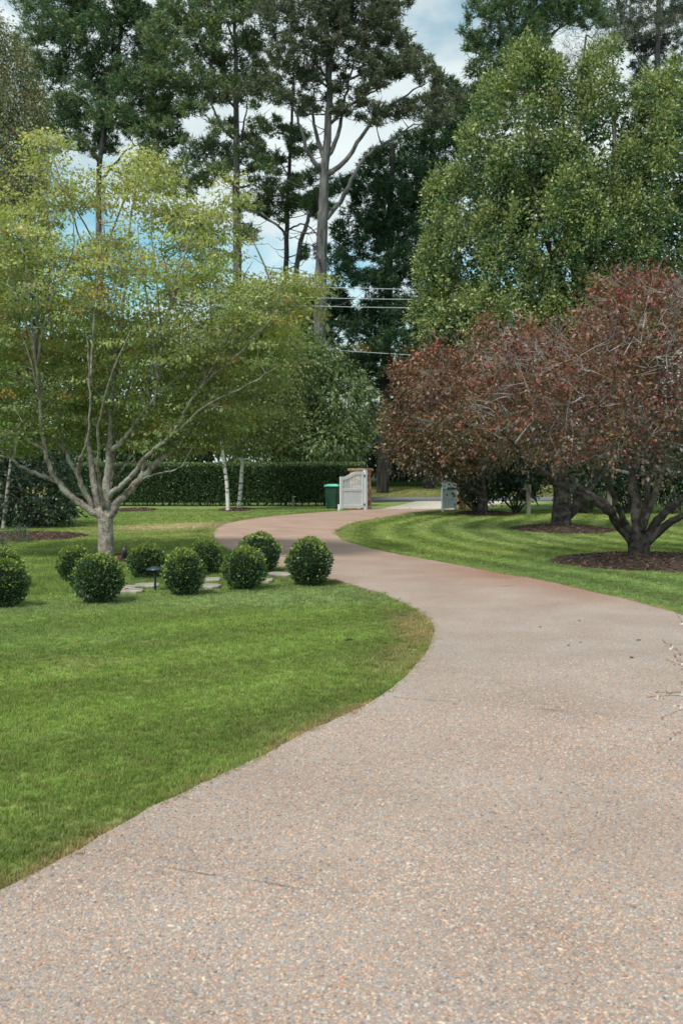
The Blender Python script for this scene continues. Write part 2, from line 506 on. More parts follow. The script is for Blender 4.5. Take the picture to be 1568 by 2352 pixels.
# ------------------------------------------------------------------ ground sheet
def lawn_colour(x, y):
    """true colours of the turf: mowing bands, dry edges, worn patches"""
    dl, dr = poly_dist(x, y, Ls), poly_dist(x, y, Rs)
    right = x > np.interp(y, [-4, 6, 12, 17, 21, 25, 30, 41, 60], [1.5, 1.7, 2.2, 2.0, 0.8, -0.6, -0.9, 3, 5])
    e = np.where(right, dr, dl)
    n1 = vnoise(x, y, 1.7, 1); n2 = vnoise(x, y, 0.45, 2); n3 = vnoise(x, y, 5.0, 3); n4 = vnoise(x, y, 0.12, 4, 2)
    g = np.stack([0.190 + 0 * x, 0.262 + 0 * x, 0.064 + 0 * x], -1)
    cool = np.stack([0.165 + 0 * x, 0.245 + 0 * x, 0.098 + 0 * x], -1)
    k = np.clip((n3 - 0.35) * 3, 0, 1)[..., None]
    g = g * (1 - 0.6 * k) + cool * 0.6 * k
    # mowing bands
    ph = np.where(right, e / 1.0, (y * 0.80 - x * 0.62) / 1.5)
    st = np.sin(2 * np.pi * (ph + 0.35 * (n1 - 0.5)))
    amp = np.where(right, 0.24, 0.12)
    g = g * (1 + amp * np.tanh(1.6 * st))[..., None]
    pale = np.array([0.33, 0.33, 0.15])
    w = np.where(right & (y > 19), np.clip(st, 0, 1) * 0.42, 0) + np.where(~right & (y > 20) & (x > -7), np.clip((n1 - 0.42) * 3, 0, 1) * 0.45, 0)
    w = w + np.clip((n2 - 0.55) * 3.2, 0, 1) * 0.35 * np.clip((n1 - 0.4) * 4, 0, 1)
    # bare worn patch near the far bend on the left
    wp = np.exp(-(((x + 4.3) / 2.3) ** 2 + ((y - 29.3 - .5 * (x + 4.3)) / 1.9) ** 2))
    w = np.clip(w, 0, .8)[..., None]
    g = g * (1 - w) + pale * w
    wp = np.clip(1.2 * wp * np.clip(n1 * 1.6, 0, 1), 0, .85)[..., None]
    g = g * (1 - wp) + np.array([.46, .38, .24]) * wp
    # cool pale band in front of the box balls
    fb = np.exp(-((y - (12.2 + 0.28 * (x + 3))) / 0.9) ** 2) * (~right)
    g = g * (1 - 0.4 * fb[..., None]) + np.array([0.27, 0.33, 0.17]) * 0.4 * fb[..., None]
    g = g * 1.17
    # dry rim along the concrete
    rim = np.exp(-(e / (0.035 + 0.10 * n1)) ** 2) * np.clip((n2 - 0.36) * 3.6, 0, 1) * 0.85
    big = np.exp(-(((x - 0.75) / 0.7) ** 2 + ((y - 10.0) / 2.1) ** 2)) * np.exp(-((e - 0.2) / 0.26) ** 2) * (~right) * np.clip((n2 - 0.2) * 3, 0, 1) * 0.8
    rim = np.clip(np.maximum(rim, big), 0, 0.9)[..., None]
    dry = np.array([0.44, 0.32, 0.18])
    g = g * (1 - rim) + dry * rim
    edge_dark = (np.exp(-((e - 0.35) / 0.3) ** 2) * 0.18)[..., None]
    g = g * (1 - edge_dark)
    g = g * (0.82 + 0.36 * n4[..., None])
    return g

def build_ground():
    ys = np.concatenate([np.linspace(-6, 3, 10), np.geomspace(3.3, 62, 150), np.linspace(62.6, 90, 46), np.array([110, 150, 220, 340, 520, 800, 1200])])
    m = 161
    s = np.linspace(-1, 1, m)
    s = np.sign(s) * np.abs(s) ** 1.5
    half = np.maximum(14, ys * 0.75 + 6)
    X = s[None, :] * half[:, None]
    Y = np.repeat(ys[:, None], m, 1)
    Z = terrain(X, Y)
    c = lawn_colour(X, Y)
    verge = np.clip((Y - 61.3) / 0.8, 0, 1)[..., None]
    vg = np.array([0.27, 0.27, 0.10]) * (0.75 + 0.5 * vnoise(X, Y, 1.2, 7))[..., None]
    c = c * (1 - verge) + vg * verge
    dark = np.clip((Y - 74) / 4, 0, 1)[..., None]
    c = c * (1 - dark) + np.array([0.05, 0.055, 0.03]) * dark
    idx = np.arange(len(ys) * m).reshape(len(ys), m)
    f = np.stack([idx[:-1, :-1], idx[:-1, 1:], idx[1:, 1:], idx[1:, :-1]], -1).reshape(-1, 4)
    me = np_mesh('ground', np.stack([X, Y, Z], -1).reshape(-1, 3), f, M['lawn_ground'], c.reshape(-1, 3) * 0.8, True)
    tag(part('ground', me), kind='structure')
build_ground()

def sheet(name, poly, z, mat, skirt=0.0, cols=None, kind='structure'):
    tri = np.array(tessellate_polygon([[Vector((p[0], p[1], 0)) for p in poly]]), np.int32)
    n = len(poly)
    V = np.column_stack([poly, np.full(n, z)])
    fs = [tri]
    if skirt:
        V = np.vstack([V, np.column_stack([poly, np.full(n, z - skirt)])])
        i = np.arange(n); j = (i + 1) % n
        fs.append(np.stack([i, j, j + n, i + n], 1))
        if cols is not None: cols = np.vstack([cols, cols])
    me = np_mesh(name, V, fs, mat, cols)
    return tag(part(name, me), kind=kind)

def drive_strip():
    """driveway as a regular grid across, so the colour attribute can vary"""
    def resamp(c, n):
        s = np.concatenate([[0], np.cumsum(np.linalg.norm(np.diff(c, axis=0), axis=1))])
        t = np.linspace(0, s[-1], n)
        return np.stack([np.interp(t, s, c[:, 0]), np.interp(t, s, c[:, 1])], 1)
    # interior points + boundary by Delaunay
    from mathutils.geometry import delaunay_2d_cdt
    gx = []
    for y0, y1, st in [(-4, 2, 1.0), (2, 14, 0.3), (14, 42, 0.5)]:
        xx, yy = np.meshgrid(np.arange(-9, 8, st), np.arange(y0, y1, st))
        gx.append(np.stack([xx.ravel() + rng.uniform(-.05, .05, xx.size), yy.ravel() + rng.uniform(-.05, .05, xx.size)], 1))
    gx = np.vstack(gx)
    gx = gx[in_poly(gx[:, 0], gx[:, 1], DRIVE)]
    d = np.minimum(poly_dist(gx[:, 0], gx[:, 1], Lc), poly_dist(gx[:, 0], gx[:, 1], Rc))
    gx = gx[d > 0.08]
    pts = np.vstack([DRIVE, gx])
    n = len(DRIVE)
    res = delaunay_2d_cdt([Vector(p) for p in pts], [], [list(range(n))], 1, 1e-5)
    v2 = np.array([tuple(v) for v in res[0]])
    tri = np.array([f for f in res[2] if len(f) == 3], np.int32)
    x, y = v2[:, 0], v2[:, 1]
    dr, dl = poly_dist(x, y, Rs), poly_dist(x, y, Ls)
    n1, n2 = vnoise(x, y, 2.2, 21), vnoise(x, y, 0.8, 22)
    c = np.ones((len(v2), 3)) * 1.0
    far = np.clip((y - 9) / 14, 0, 1)[:, None]
    c = c * (1 - far * np.array([-0.15, 0.03, 0.12]))
    rust = (np.exp(-(dr / 0.85) ** 2) * np.clip((y - 11) / 3, 0, 1) * np.clip((21 - y) / 3, 0, 1) * np.clip(n1 * 1.6 - 0.2, 0, 1))[:, None]
    c = c * (1 - rust) + np.array([0.92, 0.62, 0.50]) * rust
    dirt = np.clip((n2 - 0.55) * 2, 0, 1)[:, None] * 0.25
    c = c * (1 - dirt * np.array([0.5, 0.6, 0.7]))
    V = np.column_stack([v2, np.full(len(v2), 0.02)])
    # skirt
    b = np.array([tuple(p) for p in DRIVE])
    sk = np.vstack([np.column_stack([b, np.full(n, 0.02)]), np.column_stack([b, np.full(n, -0.05)])])
    i = np.arange(n); j = (i + 1) % n
    f2 = np.stack([i, j, j + n, i + n], 1) + len(V)
    me = np_mesh('driveway', np.vstack([V, sk]), [tri, f2], M['drive'], np.vstack([c, np.ones((2 * n, 3))]))
    return tag(part('driveway', me), kind='structure')
drive_obj = drive_strip()
sheet('gravel_apron', APRON, 0.012, M['gravel'], 0.03)
xs = np.linspace(-90, 90, 60)
road_poly = np.vstack([np.column_stack([xs, np.full(60, 52.8)]), np.column_stack([xs[::-1], np.full(60, 61.2)])])
sheet('road', road_poly, 0.016, M['asphalt'], 0.03)

# control joints: thin broken lines of dirt across the concrete
def joint(p, q, gaps, w):
    a, b = G(*p), G(*q)
    d = (b - a); L = np.linalg.norm(d); d /= L
    nrm = np.array([-d[1], d[0], 0])
    V, Fc = [], []
    for s0, s1 in gaps:
        t = np.linspace(s0 * L, s1 * L, max(4, int((s1 - s0) * L / 0.05)))
        jit = smooth_noise1(t, int(p[1]), 0.06) * 0.004
        ww = w * np.clip(.55 + .9 * smooth_noise1(t, int(p[1]) + 9, 0.16), .04, 1.8)
        ww[0] = ww[-1] = w * 0.15
        k = len(V)
        for tt, jj, w1 in zip(t, jit, ww):
            c = a + d * tt + nrm * jj
            V += [c + nrm * w1, c - nrm * w1]
        Fc += [[k + 2 * i, k + 2 * i + 1, k + 2 * i + 3, k + 2 * i + 2] for i in range(len(t) - 1)]
    V = np.array(V); V[:, 2] = 0.0245
    part('control_joint', np_mesh('control_joint', V, np.array(Fc), M['joint']), drive_obj)
joint((165, 1970), (760, 2066), [(0, .97)], 0.0012)
joint((900, 1608), (1560, 1662), [(0.0, .98)], 0.0019)
joint((1090, 1352), (1300, 1344), [(0.05, .8)], 0.007)
joint((1440, 1484), (1640, 1486), [(0, .95)], 0.003)

# ------------------------------------------------------------------ instancing of turf, pebbles and chips
def instancer(name, pts, rot, scl, cols, protos, kind='stuff', parent=None):
    me = bpy.data.meshes.new(name)
    n = len(pts)
    me.vertices.add(n)
    me.vertices.foreach_set('co', np.asarray(pts, np.float32).ravel())
    a = me.attributes.new('rot', 'FLOAT_VECTOR', 'POINT'); a.data.foreach_set('vector', np.asarray(rot, np.float32).ravel())
    a = me.attributes.new('scl', 'FLOAT_VECTOR', 'POINT'); a.data.foreach_set('vector', np.asarray(scl, np.float32).ravel())
    c4 = np.ones((n, 4), np.float32); c4[:, :3] = cols
    a = me.attributes.new('tint', 'FLOAT_COLOR', 'POINT'); a.data.foreach_set('color', c4.ravel())
    o = bpy.data.objects.new(name, me)
    link(o, parent)
    tag(o, kind=kind)
    ng = bpy.data.node_groups.new(name + '_scatter', 'GeometryNodeTree')
    ng.interface.new_socket('Geometry', in_out='INPUT', socket_type='NodeSocketGeometry')
    ng.interface.new_socket('Geometry', in_out='OUTPUT', socket_type='NodeSocketGeometry')
    gi, go = ng.nodes.new('NodeGroupInput'), ng.nodes.new('NodeGroupOutput')
    ip = ng.nodes.new('GeometryNodeInstanceOnPoints')
    js = ng.nodes.new('GeometryNodeJoinGeometry')
    for p in protos:
        oi = ng.nodes.new('GeometryNodeObjectInfo'); oi.inputs['Object'].default_value = p
        oi.inputs['As Instance'].default_value = True
        ng.links.new(oi.outputs['Geometry'], js.inputs[0])
    ng.links.new(gi.outputs[0], ip.inputs['Points'])
    ng.links.new(js.outputs[0], ip.inputs['Instance'])
    ip.inputs['Pick Instance'].default_value = True
    ar = ng.nodes.new('GeometryNodeInputNamedAttribute'); ar.data_type = 'FLOAT_VECTOR'; ar.inputs['Name'].default_value = 'rot'
    e2r = ng.nodes.new('FunctionNodeEulerToRotation')
    ng.links.new(ar.outputs[0], e2r.inputs[0]); ng.links.new(e2r.outputs[0], ip.inputs['Rotation'])
    as_ = ng.nodes.new('GeometryNodeInputNamedAttribute'); as_.data_type = 'FLOAT_VECTOR'; as_.inputs['Name'].default_value = 'scl'
    ng.links.new(as_.outputs[0], ip.inputs['Scale'])
    ng.links.new(ip.outputs[0], go.inputs[0])
    md = o.modifiers.new('scatter', 'NODES'); md.node_group = ng
    return o

def inst_mat(name, base):
    """copy of an attribute material that reads the tint of the instance"""
    m = base.copy(); m.name = name
    for nd in m.node_tree.nodes:
        if nd.type == 'ATTRIBUTE': nd.attribute_type = 'INSTANCER'
    return m
M['grass_i'] = inst_mat('turf_blades', M['grass'])
M['pebble_i'] = inst_mat('pebble_scatter', M['pebble'])
M['chip_i'] = inst_mat('chip_scatter', M['chip'])

def tuft_proto(seed, n, h, spread, w):
    r = np.random.default_rng(seed)
    b = r.normal(0, spread, (n, 2))
    az = r.uniform(0, 2 * np.pi, n)
    lean = np.abs(r.normal(0.5, 0.4, n))
    H = h * r.uniform(0.55, 1.15, n)
    dx, dy = np.cos(az), np.sin(az)
    pz = np.cos(lean) * H; px = np.sin(lean) * H
    base = np.column_stack([b, np.full(n, -0.004)])
    side = np.column_stack([-dy, dx, 0 * dx]) * (w * r.uniform(0.7, 1.2, n))[:, None] / 2
    out = np.column_stack([dx, dy, 0 * dx])
    mid = base + out * (px * 0.35)[:, None] + np.array([0, 0, 1]) * (pz * 0.6)[:, None]
    tip = base + out * px[:, None] + np.array([0, 0, 1]) * pz[:, None]
    V = np.stack([base - side, base + side, mid + side * 0.8, mid - side * 0.8, tip], 1).reshape(-1, 3)
    k = np.arange(n)[:, None] * 5
    q = np.concatenate([k, k + 1, k + 2, k + 3], 1); t = np.concatenate([k + 3, k + 2, k + 4], 1)
    return bpy.data.objects.new('grass_tuft', np_mesh('grass_tuft', V, [q, t], M['grass_i']))

def scatter_ground(y0, y1, dens, margin=2.0, wide=0.37):
    """uniform points in a trapezoid in front of the viewpoint"""
    hw = y1 * wide + margin
    n = int((y1 - y0) * 2 * hw * dens)
    x = rng.uniform(-hw, hw, n); y = rng.uniform(y0, y1, n)
    k = np.abs(x) < y * wide + margin
    return x[k], y[k]

def free_of_beds(x, y, grow=0.0):
    ok = np.ones(x.shape, bool)
    for b in BEDS:
        ok &= ((x - b[0]) / (b[2] + grow)) ** 2 + ((y - b[1]) / (b[3] + grow)) ** 2 > 1.0 + 0.12 * (vnoise(x, y, 0.4, 33) - 0.5)
    return ok

STEPS = [(212, 1364.5, .42, .5), (232, 1374.5, .40, .4), (338, 1349, .34, .42), (303, 1362, .3, .35), (287, 1354.5, .3, .35), (484, 1336, .3, .45), (482, 1351, .3, .4), (612, 1337, .2, .3), (643, 1323.5, .36, .5)]
STEP_W = [(G(u, v)[0], G(u, v)[1], a, b) for u, v, a, b in STEPS]

def build_turf():
    P_, R_, S_, C_ = [], [], [], []
    for y0, y1, dens, sc in [(3.0, 7.5, 1300, 1.0), (7.5, 12, 750, 1.15), (12, 18, 330, 1.4), (18, 28, 130, 1.9), (28, 42, 55, 2.6)]:
        x, y = scatter_ground(y0, y1, dens, 3.5 if y1 < 13 else 2.0)
        n = vnoise(x, y, 0.07, 41, 2)
        di = in_poly(x, y, DRIVE)
        near_e = np.minimum(poly_dist(x, y, Ls), poly_dist(x, y, Rs))
        ok = ~(di & (near_e > 0.02 + 0.11 * (n - 0.5))) & free_of_beds(x, y)
        ok &= ~in_poly(x, y, APRON)
        for bx, by, a, b in STEP_W:
            ok &= (np.abs(x - bx) > a * .5) | (np.abs(y - by) > b * .5)
        x, y, e = x[ok], y[ok], near_e[ok]
        c = lawn_colour(x, y) * rng.uniform(0.72, 1.3, (len(x), 1)) * (1 + rng.normal(0, 0.05, (len(x), 3)))
        straw = rng.random(len(x)) < 0.10
        c[straw] = c[straw] * 0.4 + np.array([0.30, 0.25, 0.12]) * 0.6
        s = sc * rng.uniform(0.75, 1.25, len(x))
        hz = s * (0.75 + 0.5 * vnoise(x, y, 0.5, 44)) / (sc ** 0.55)
        hz *= 1 + 0.35 * np.exp(-(e / 0.12) ** 2)
        # unmown grass among the box balls
        rowy = np.interp(x, [-6, -3.1, -0.6, 0.2], [12.6, 13.6, 14.9, 15.2])
        tall = (y > rowy - 0.15) & (y < rowy + 2.3) & (x < -0.25) & (x > -6.5)
        hz = np.where(tall, hz * rng.uniform(1.1, 2.6, len(x)), hz)
        P_.append(np.column_stack([x, y, terrain(x, y)])); C_.append(np.clip(c, 0, 1))
        R_.append(np.column_stack([rng.normal(0, 0.1, len(x)), rng.normal(0, 0.1, len(x)), rng.uniform(0, 6.28, len(x))]))
        S_.append(np.column_stack([s, s, hz]))
    protos = [tuft_proto(100 + i, 22, 0.031, 0.017, 0.0042) for i in range(5)]
    instancer('lawn_grass', np.vstack(P_), np.vstack(R_), np.vstack(S_), np.vstack(C_), protos)
    # rank grass and strap leaves on the verge across the road
    n = 5200
    x = rng.uniform(-8, 14, n); y = rng.uniform(61.5, 73.5, n)
    tallk = y > 70.5
    s = np.where(tallk, rng.uniform(5, 9, n), rng.uniform(3, 4.5, n))
    hz = np.where(tallk, rng.uniform(7, 17, n), rng.uniform(1.2, 3.0, n))
    c = np.where(tallk[:, None], np.array([0.07, 0.12, 0.03]), np.array([0.26, 0.26, 0.10])) * rng.uniform(0.7, 1.3, (n, 1))
    instancer('verge_grass', np.column_stack([x, y, terrain(x, y)]), np.column_stack([0 * x, 0 * x, rng.uniform(0, 6, n)]), np.column_stack([s, s, hz]), c, protos)
build_turf()

def build_pebbles():
    bm = bmesh.new()
    bmesh.ops.create_icosphere(bm, subdivisions=2, radius=1.0)
    protos = []
    base = [v.co.copy() for v in bm.verts]
    for i in range(4):
        r = np.random.default_rng(i)
        ph = r.uniform(0, 6, 6)
        for v, b in zip(bm.verts, base):
            k = 1 + 0.12 * math.sin(3 * b.x + ph[0]) + 0.12 * math.sin(3.3 * b.y + ph[1]) + 0.08 * math.sin(4 * b.x * b.y + ph[2])
            v.co = b * k
        me = bpy.data.meshes.new('pebble'); bm.to_mesh(me); me.materials.append(M['pebble_i'])
        for p in me.polygons: p.use_smooth = True
        protos.append(bpy.data.objects.new('pebble', me))
    bm.free()
    P_, S_, C_ = [], [], []
    for y0, y1, dens in [(2.6, 4.5, 9000), (4.5, 6.5, 8000), (6.5, 8.5, 4500), (8.5, 11, 1500)]:
        x, y = scatter_ground(y0, y1, dens, 0.25, 0.36)
        fade = 1.0 if y1 < 6 else np.clip((11.0 - y) / 4.5, 0.15, 1)
        k = rng.random(len(x)) < fade
        x, y = x[k], y[k]
        k = in_poly(x, y, DRIVE); x, y = x[k], y[k]
        n = len(x)
        r = 0.0037 * np.exp(rng.normal(0, 0.28, n))
        P_.append(np.column_stack([x, y, 0.0195 + rng.uniform(-.0006, .001, n)]))
        S_.append(np.column_stack([r * rng.uniform(1.0, 1.7, n), r * rng.uniform(0.8, 1.15, n), r * rng.uniform(0.45, 0.75, n)]))
        n1 = vnoise(x, y, 0.9, 51)
        idx = rng.integers(0, 10, n)
        c = PEB[idx] * rng.uniform(0.8, 1.2, (n, 1)) * (0.78 + 0.44 * n1[:, None])
        C_.append(np.clip(c, 0, 0.85))
    Pn = np.vstack(P_)
    R = np.column_stack([rng.normal(0, 0.15, len(Pn)), rng.normal(0, 0.15, len(Pn)), rng.uniform(0, 6.28, len(Pn))])
    o = instancer('driveway_pebbles', Pn, R, np.vstack(S_), np.vstack(C_), protos)
    return len(Pn)
n_pebbles = build_pebbles()

def build_beds():
    chip = [bpy.data.objects.new('bark_chip', MB().box((0, 0, 0), (1, 0.34, 0.14)).mesh('bark_chip', M['chip_i'])),
            bpy.data.objects.new('bark_chip', MB().prism([(-.5, -.12, 0), (.1, -.25, 0), (.5, .02, 0), (.2, .22, 0), (-.4, .15, 0)], (0, 0, .12)).mesh('bark_chip', M['chip_i']))]
    P_, R_, S_, C_ = [], [], [], []
    for bx, by, rx, ry, h, lab in BEDS:
        k, m = 12, 40
        V, Fc = [(bx, by, terrain(bx, by) + h)], []
        for i in range(1, k + 1):
            t = i / k
            for j in range(m):
                a = 2 * math.pi * j / m
                w = 1 + 0.06 * math.sin(3 * a + bx) + 0.04 * math.sin(7 * a + by)
                V.append((bx + rx * t * w * math.cos(a), by + ry * t * w * math.sin(a), h * (1 - t * t) ** 0.7 * (1 + 0.1 * math.sin(9 * a)) if i < k else -0.01))
        T = [[0, 1 + j, 1 + (j + 1) % m] for j in range(m)]
        Q = [[1 + (i - 1) * m + j, 1 + i * m + j, 1 + i * m + (j + 1) % m, 1 + (i - 1) * m + (j + 1) % m] for i in range(1, k) for j in range(m)]
        tag(part('mulch_bed', np_mesh('mulch_bed', V, [np.array(T), np.array(Q)], M['soil'], smooth=True)), kind='structure')
        n = int(rx * ry * 520)
        a = rng.uniform(0, 6.28, n); t = np.sqrt(rng.random(n)) * 1.03
        x = bx + rx * t * np.cos(a); y = by + ry * t * np.sin(a)
        z = h * np.clip(1 - t * t, 0, 1) ** 0.7 + 0.006
        P_.append(np.column_stack([x, y, z]))
        R_.append(np.column_stack([rng.normal(0, .3, n), rng.normal(0, .3, n), rng.uniform(0, 6.3, n)]))
        s = rng.uniform(0.035, 0.09, n)
        S_.append(np.column_stack([s, s * rng.uniform(.6, 1.2, n), s]))
        pal = np.array([[0.07, 0.042, 0.03], [0.11, 0.065, 0.045], [0.17, 0.11, 0.08], [0.045, 0.03, 0.024], [0.24, 0.17, 0.12]])
        C_.append(pal[rng.choice(5, n, p=[.3, .28, .16, .2, .06])] * rng.uniform(.7, 1.3, (n, 1)))
    instancer('bark_mulch', np.vstack(P_), np.vstack(R_), np.vstack(S_), np.vstack(C_), chip)
build_beds()

# ------------------------------------------------------------------ plants: skeletons and leaves
def unit(v):
    return v / (np.linalg.norm(v, axis=-1, keepdims=True) + 1e-9)

class Skel:
    def __init__(self):
        self.P = np.zeros((20000, 3)); self.par = np.full(20000, -1); self.R = np.zeros(20000); self.T = np.zeros(20000, int); self.D = np.zeros(20000); self.n = 0
    def add(self, p, par, r, t):
        if self.n >= len(self.P):
            k = len(self.P)
            self.P = np.vstack([self.P, np.zeros((k, 3))])
            self.par = np.concatenate([self.par, np.full(k, -1)])
            self.R = np.concatenate([self.R, np.zeros(k)]); self.T = np.concatenate([self.T, np.zeros(k, int)]); self.D = np.concatenate([self.D, np.zeros(k)])
        i = self.n
        self.P[i] = p; self.par[i] = par; self.R[i] = r; self.T[i] = t
        self.D[i] = 0 if par < 0 else self.D[par] + np.linalg.norm(p - self.P[par])
        self.n += 1
        return i
    def path(self, pts, r0, r1, t, parent=-1, sub=4, wig=0.0):
        c = catmull(pts, sub) if len(pts) > 2 else np.array(pts)
        m = len(c)
        if wig:
            c[1:-1] += rng.normal(0, wig, (m - 2, 3))
        if parent == 'near':
            parent = self.nearest(c[0])
        ids = []
        for i, p in enumerate(c):
            f = i / (m - 1)
            parent = self.add(p, parent, r0 * (1 - f) ** 1 + r1 * f, t)
            ids.append(parent)
        return ids
    def nearest(self, p):
        return int(np.argmin(((self.P[:self.n] - p) ** 2).sum(1)))
    def attach(self, c, t, up=0.12, lowpen=0.6, nseg=3, rt=0.004, wig=0.05, dpen=0.12):
        Q = self.P[:self.n]
        d = np.linalg.norm(Q - c, axis=1)
        cost = d + lowpen * np.maximum(0, Q[:, 2] - c[2] + 0.05) + dpen * self.D[:self.n]
        i = int(np.argmin(cost))
        p = Q[i].copy(); L = d[i]
        mid = (p + c) / 2 + np.array([0, 0, up * L]) + rng.normal(0, wig * L, 3)
        par = i
        for k in range(1, nseg + 1):
            s = k / nseg
            q = (1 - s) ** 2 * p + 2 * s * (1 - s) * mid + s * s * c
            par = self.add(q, par, -rt, t)
        return par
    def finish(self, power=0.45):
        n = self.n
        cnt = np.ones(n)
        for i in range(n - 1, -1, -1):
            if self.par[i] >= 0: cnt[self.par[i]] += cnt[i]
        self.cnt = cnt
        g = self.R[:n] < 0
        r = np.where(g, -self.R[:n] * np.maximum(cnt / 3, 1) ** power, self.R[:n])
        for i in range(n):
            if g[i] and self.par[i] >= 0: r[i] = min(r[i], r[self.par[i]] * 0.85)
        self.r = r
        self.main = np.full(n, -1)
        for i in range(n):
            p = self.par[i]
            if p >= 0 and self.T[p] == self.T[i]:
                m = self.main[p]
                if m < 0 or cnt[i] > cnt[m]: self.main[p] = i
    def mesh(self, t, name, mat, kmax=10):
        VV, FF, off = [], [], 0
        for i in range(self.n):
            if self.T[i] != t: continue
            p = self.par[i]
            if p >= 0 and self.main[p] == i: continue
            ch = [i]
            while self.main[ch[-1]] >= 0: ch.append(self.main[ch[-1]])
            pts = self.P[ch]; rad = self.r[ch]
            if p >= 0:
                pts = np.vstack([self.P[p], pts]); rad = np.concatenate([[min(self.r[p], rad[0] * 1.25)], rad])
            if len(pts) < 2: continue
            k = kmax if rad[0] > 0.05 else (6 if rad[0] > 0.02 else 3)
            tg = unit(np.gradient(pts, axis=0))
            a = np.array([1., 0, 0]) if abs(tg[0][0]) < 0.8 else np.array([0, 1., 0])
            ang = np.arange(k) * 2 * np.pi / k
            ca, sa = np.cos(ang)[:, None], np.sin(ang)[:, None]
            rings = []
            for q, tt, rr in zip(pts, tg, rad):
                a = a - tt * (a @ tt); a /= np.linalg.norm(a) + 1e-9
                b = np.array([tt[1] * a[2] - tt[2] * a[1], tt[2] * a[0] - tt[0] * a[2], tt[0] * a[1] - tt[1] * a[0]])
                rings.append(q + rr * (ca * a + sa * b))
            m = len(pts)
            VV.append(np.vstack(rings))
            ii = np.arange(m - 1)[:, None] * k + np.arange(k)[None, :]
            jj = np.arange(m - 1)[:, None] * k + (np.arange(k)[None, :] + 1) % k
            FF.append((np.stack([ii, jj, jj + k, ii + k], -1).reshape(-1, 4)) + off)
            off += m * k
        if not VV: return None
        return np_mesh(name, np.vstack(VV), np.vstack(FF), mat, smooth=True)

def leaf_mesh(name, pos, axis, nrm, L, W, cols, mat, shape='leaf', fold=0.16, droop=0.0):
    axis = unit(axis); side = unit(np.cross(axis, nrm)); up = np.cross(side, axis)
    L = np.broadcast_to(L, len(pos))[:, None]; W = np.broadcast_to(W, len(pos))[:, None]
    def dia(ax, sd, l, w):
        tip = pos + ax * l - up * droop * l
        a = pos + ax * l * 0.42 + sd * w / 2 + up * fold * w
        b = pos + ax * l * 0.42 - sd * w / 2 + up * fold * w
        return np.stack([pos, a, tip, b], 1)
    if shape == 'maple':
        parts = []
        for ang, k in ((-0.95, 0.72), (0, 1.0), (0.95, 0.72)):
            c, s = math.cos(ang), math.sin(ang)
            parts.append(dia(axis * c + side * s, side * c - axis * s, L * k, W * 0.6))
        V = np.concatenate(parts, 1).reshape(-1, 3); per = 12
        f = np.arange(len(pos) * 3)[:, None] * 4 + np.arange(4)[None, :]
    elif shape == 'needle':
        V = np.stack([pos - side * W / 2, pos + side * W / 2, pos + axis * L - np.array([0, 0, 1]) * droop * L], 1).reshape(-1, 3); per = 3
        f = np.arange(len(pos))[:, None] * 3 + np.arange(3)[None, :]
    else:
        V = dia(axis, side, L, W).reshape(-1, 3); per = 4
        f = np.arange(len(pos))[:, None] * 4 + np.arange(4)[None, :]
    return np_mesh(name, V, f, mat, np.repeat(np.clip(cols, 0.002, 0.9), per, 0))

def ell_points(ells, dens, inner=0.35, uplim=-1.0, power=0.55, core=0.72, cull=True):
    """random points near the outer part of a union of ellipsoids (c, r): dens per square metre of surface"""
    out, dirs = [], []
    for i, (c, r) in enumerate(ells):
        area = 4 * np.pi * ((((r[0] * r[1]) ** 1.6 + (r[0] * r[2]) ** 1.6 + (r[1] * r[2]) ** 1.6) / 3) ** (1 / 1.6))
        n = max(4, int(area * dens))
        d = unit(rng.normal(size=(n, 3)))
        d = d[d[:, 2] > uplim]
        k = inner + (1 - inner) * rng.random(len(d)) ** power
        p = c + d * r * k[:, None]
        keep = np.ones(len(d), bool)
        if cull:
            for j, (c2, r2) in enumerate(ells):
                if j != i:
                    keep &= (((p - c2) / r2) ** 2).sum(1) > core ** 2 * (0.6 if j > i else 1.0)
        out.append(p[keep]); dirs.append(unit((d / r)[keep]))
    return np.vstack(out), np.vstack(dirs)

def E(u, v, ru, rv, Y, dy=0.0, ry=None):
    """ellipsoid at a depth, sized so that it covers ru x rv pixels"""
    d = Y + dy
    a, b = ru * d / F, rv * d / F
    return (P(u, v, d), np.array([a, ry if ry else a, b]))

def cluster_leaves(C, D, n_per, sig, L, W, mat, colfn, name='foliage', shape='leaf', droop=0.35, out=0.8, flat=0.6, fold=0.16, vary=0.3, tilt=0.5, spray=0.0):
    global CUR_D
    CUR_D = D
    C = np.repeat(C, n_per, 0); D = np.repeat(D, n_per, 0)
    N = len(C)
    off = rng.normal(size=(N, 3)) * np.asarray(sig)
    if spray: off = off + D * rng.uniform(-1, 1, (N, 1)) * spray
    pos = C + off
    axis = unit(off / np.asarray(sig)) * 0.6 + D * out + rng.normal(size=(N, 3)) * 0.45 + np.array([0, 0, -droop])
    nrm = unit(rng.normal(size=(N, 3)) * (1 - flat) + np.array([0, 0, 1.0]) * flat + D * tilt)
    s = np.exp(rng.normal(0, vary, N))
    cid = np.repeat(np.arange(N // n_per), n_per)
    return leaf_mesh(name, pos, axis, nrm, L * s, W * s, colfn(pos, cid, N), mat, shape, fold)

def palette(cols, w, jit=0.18, hue=0.06, cl=0.5):
    cols = np.array(cols, float); w = np.array(w, float); w /= w.sum()
    def fn(pos, cid, N):
        ncl = cid.max() + 1
        base = cols[rng.choice(len(cols), ncl, p=w)][cid]
        own = cols[rng.choice(len(cols), N, p=w)]
        c = base * cl + own * (1 - cl)
        return c * np.exp(rng.normal(0, jit, (N, 1))) * (1 + rng.normal(0, hue, (N, 3)))
    return fn

def tree(name, base, label, cat, group=None):
    return empty(name, base, 0, label, cat, group)

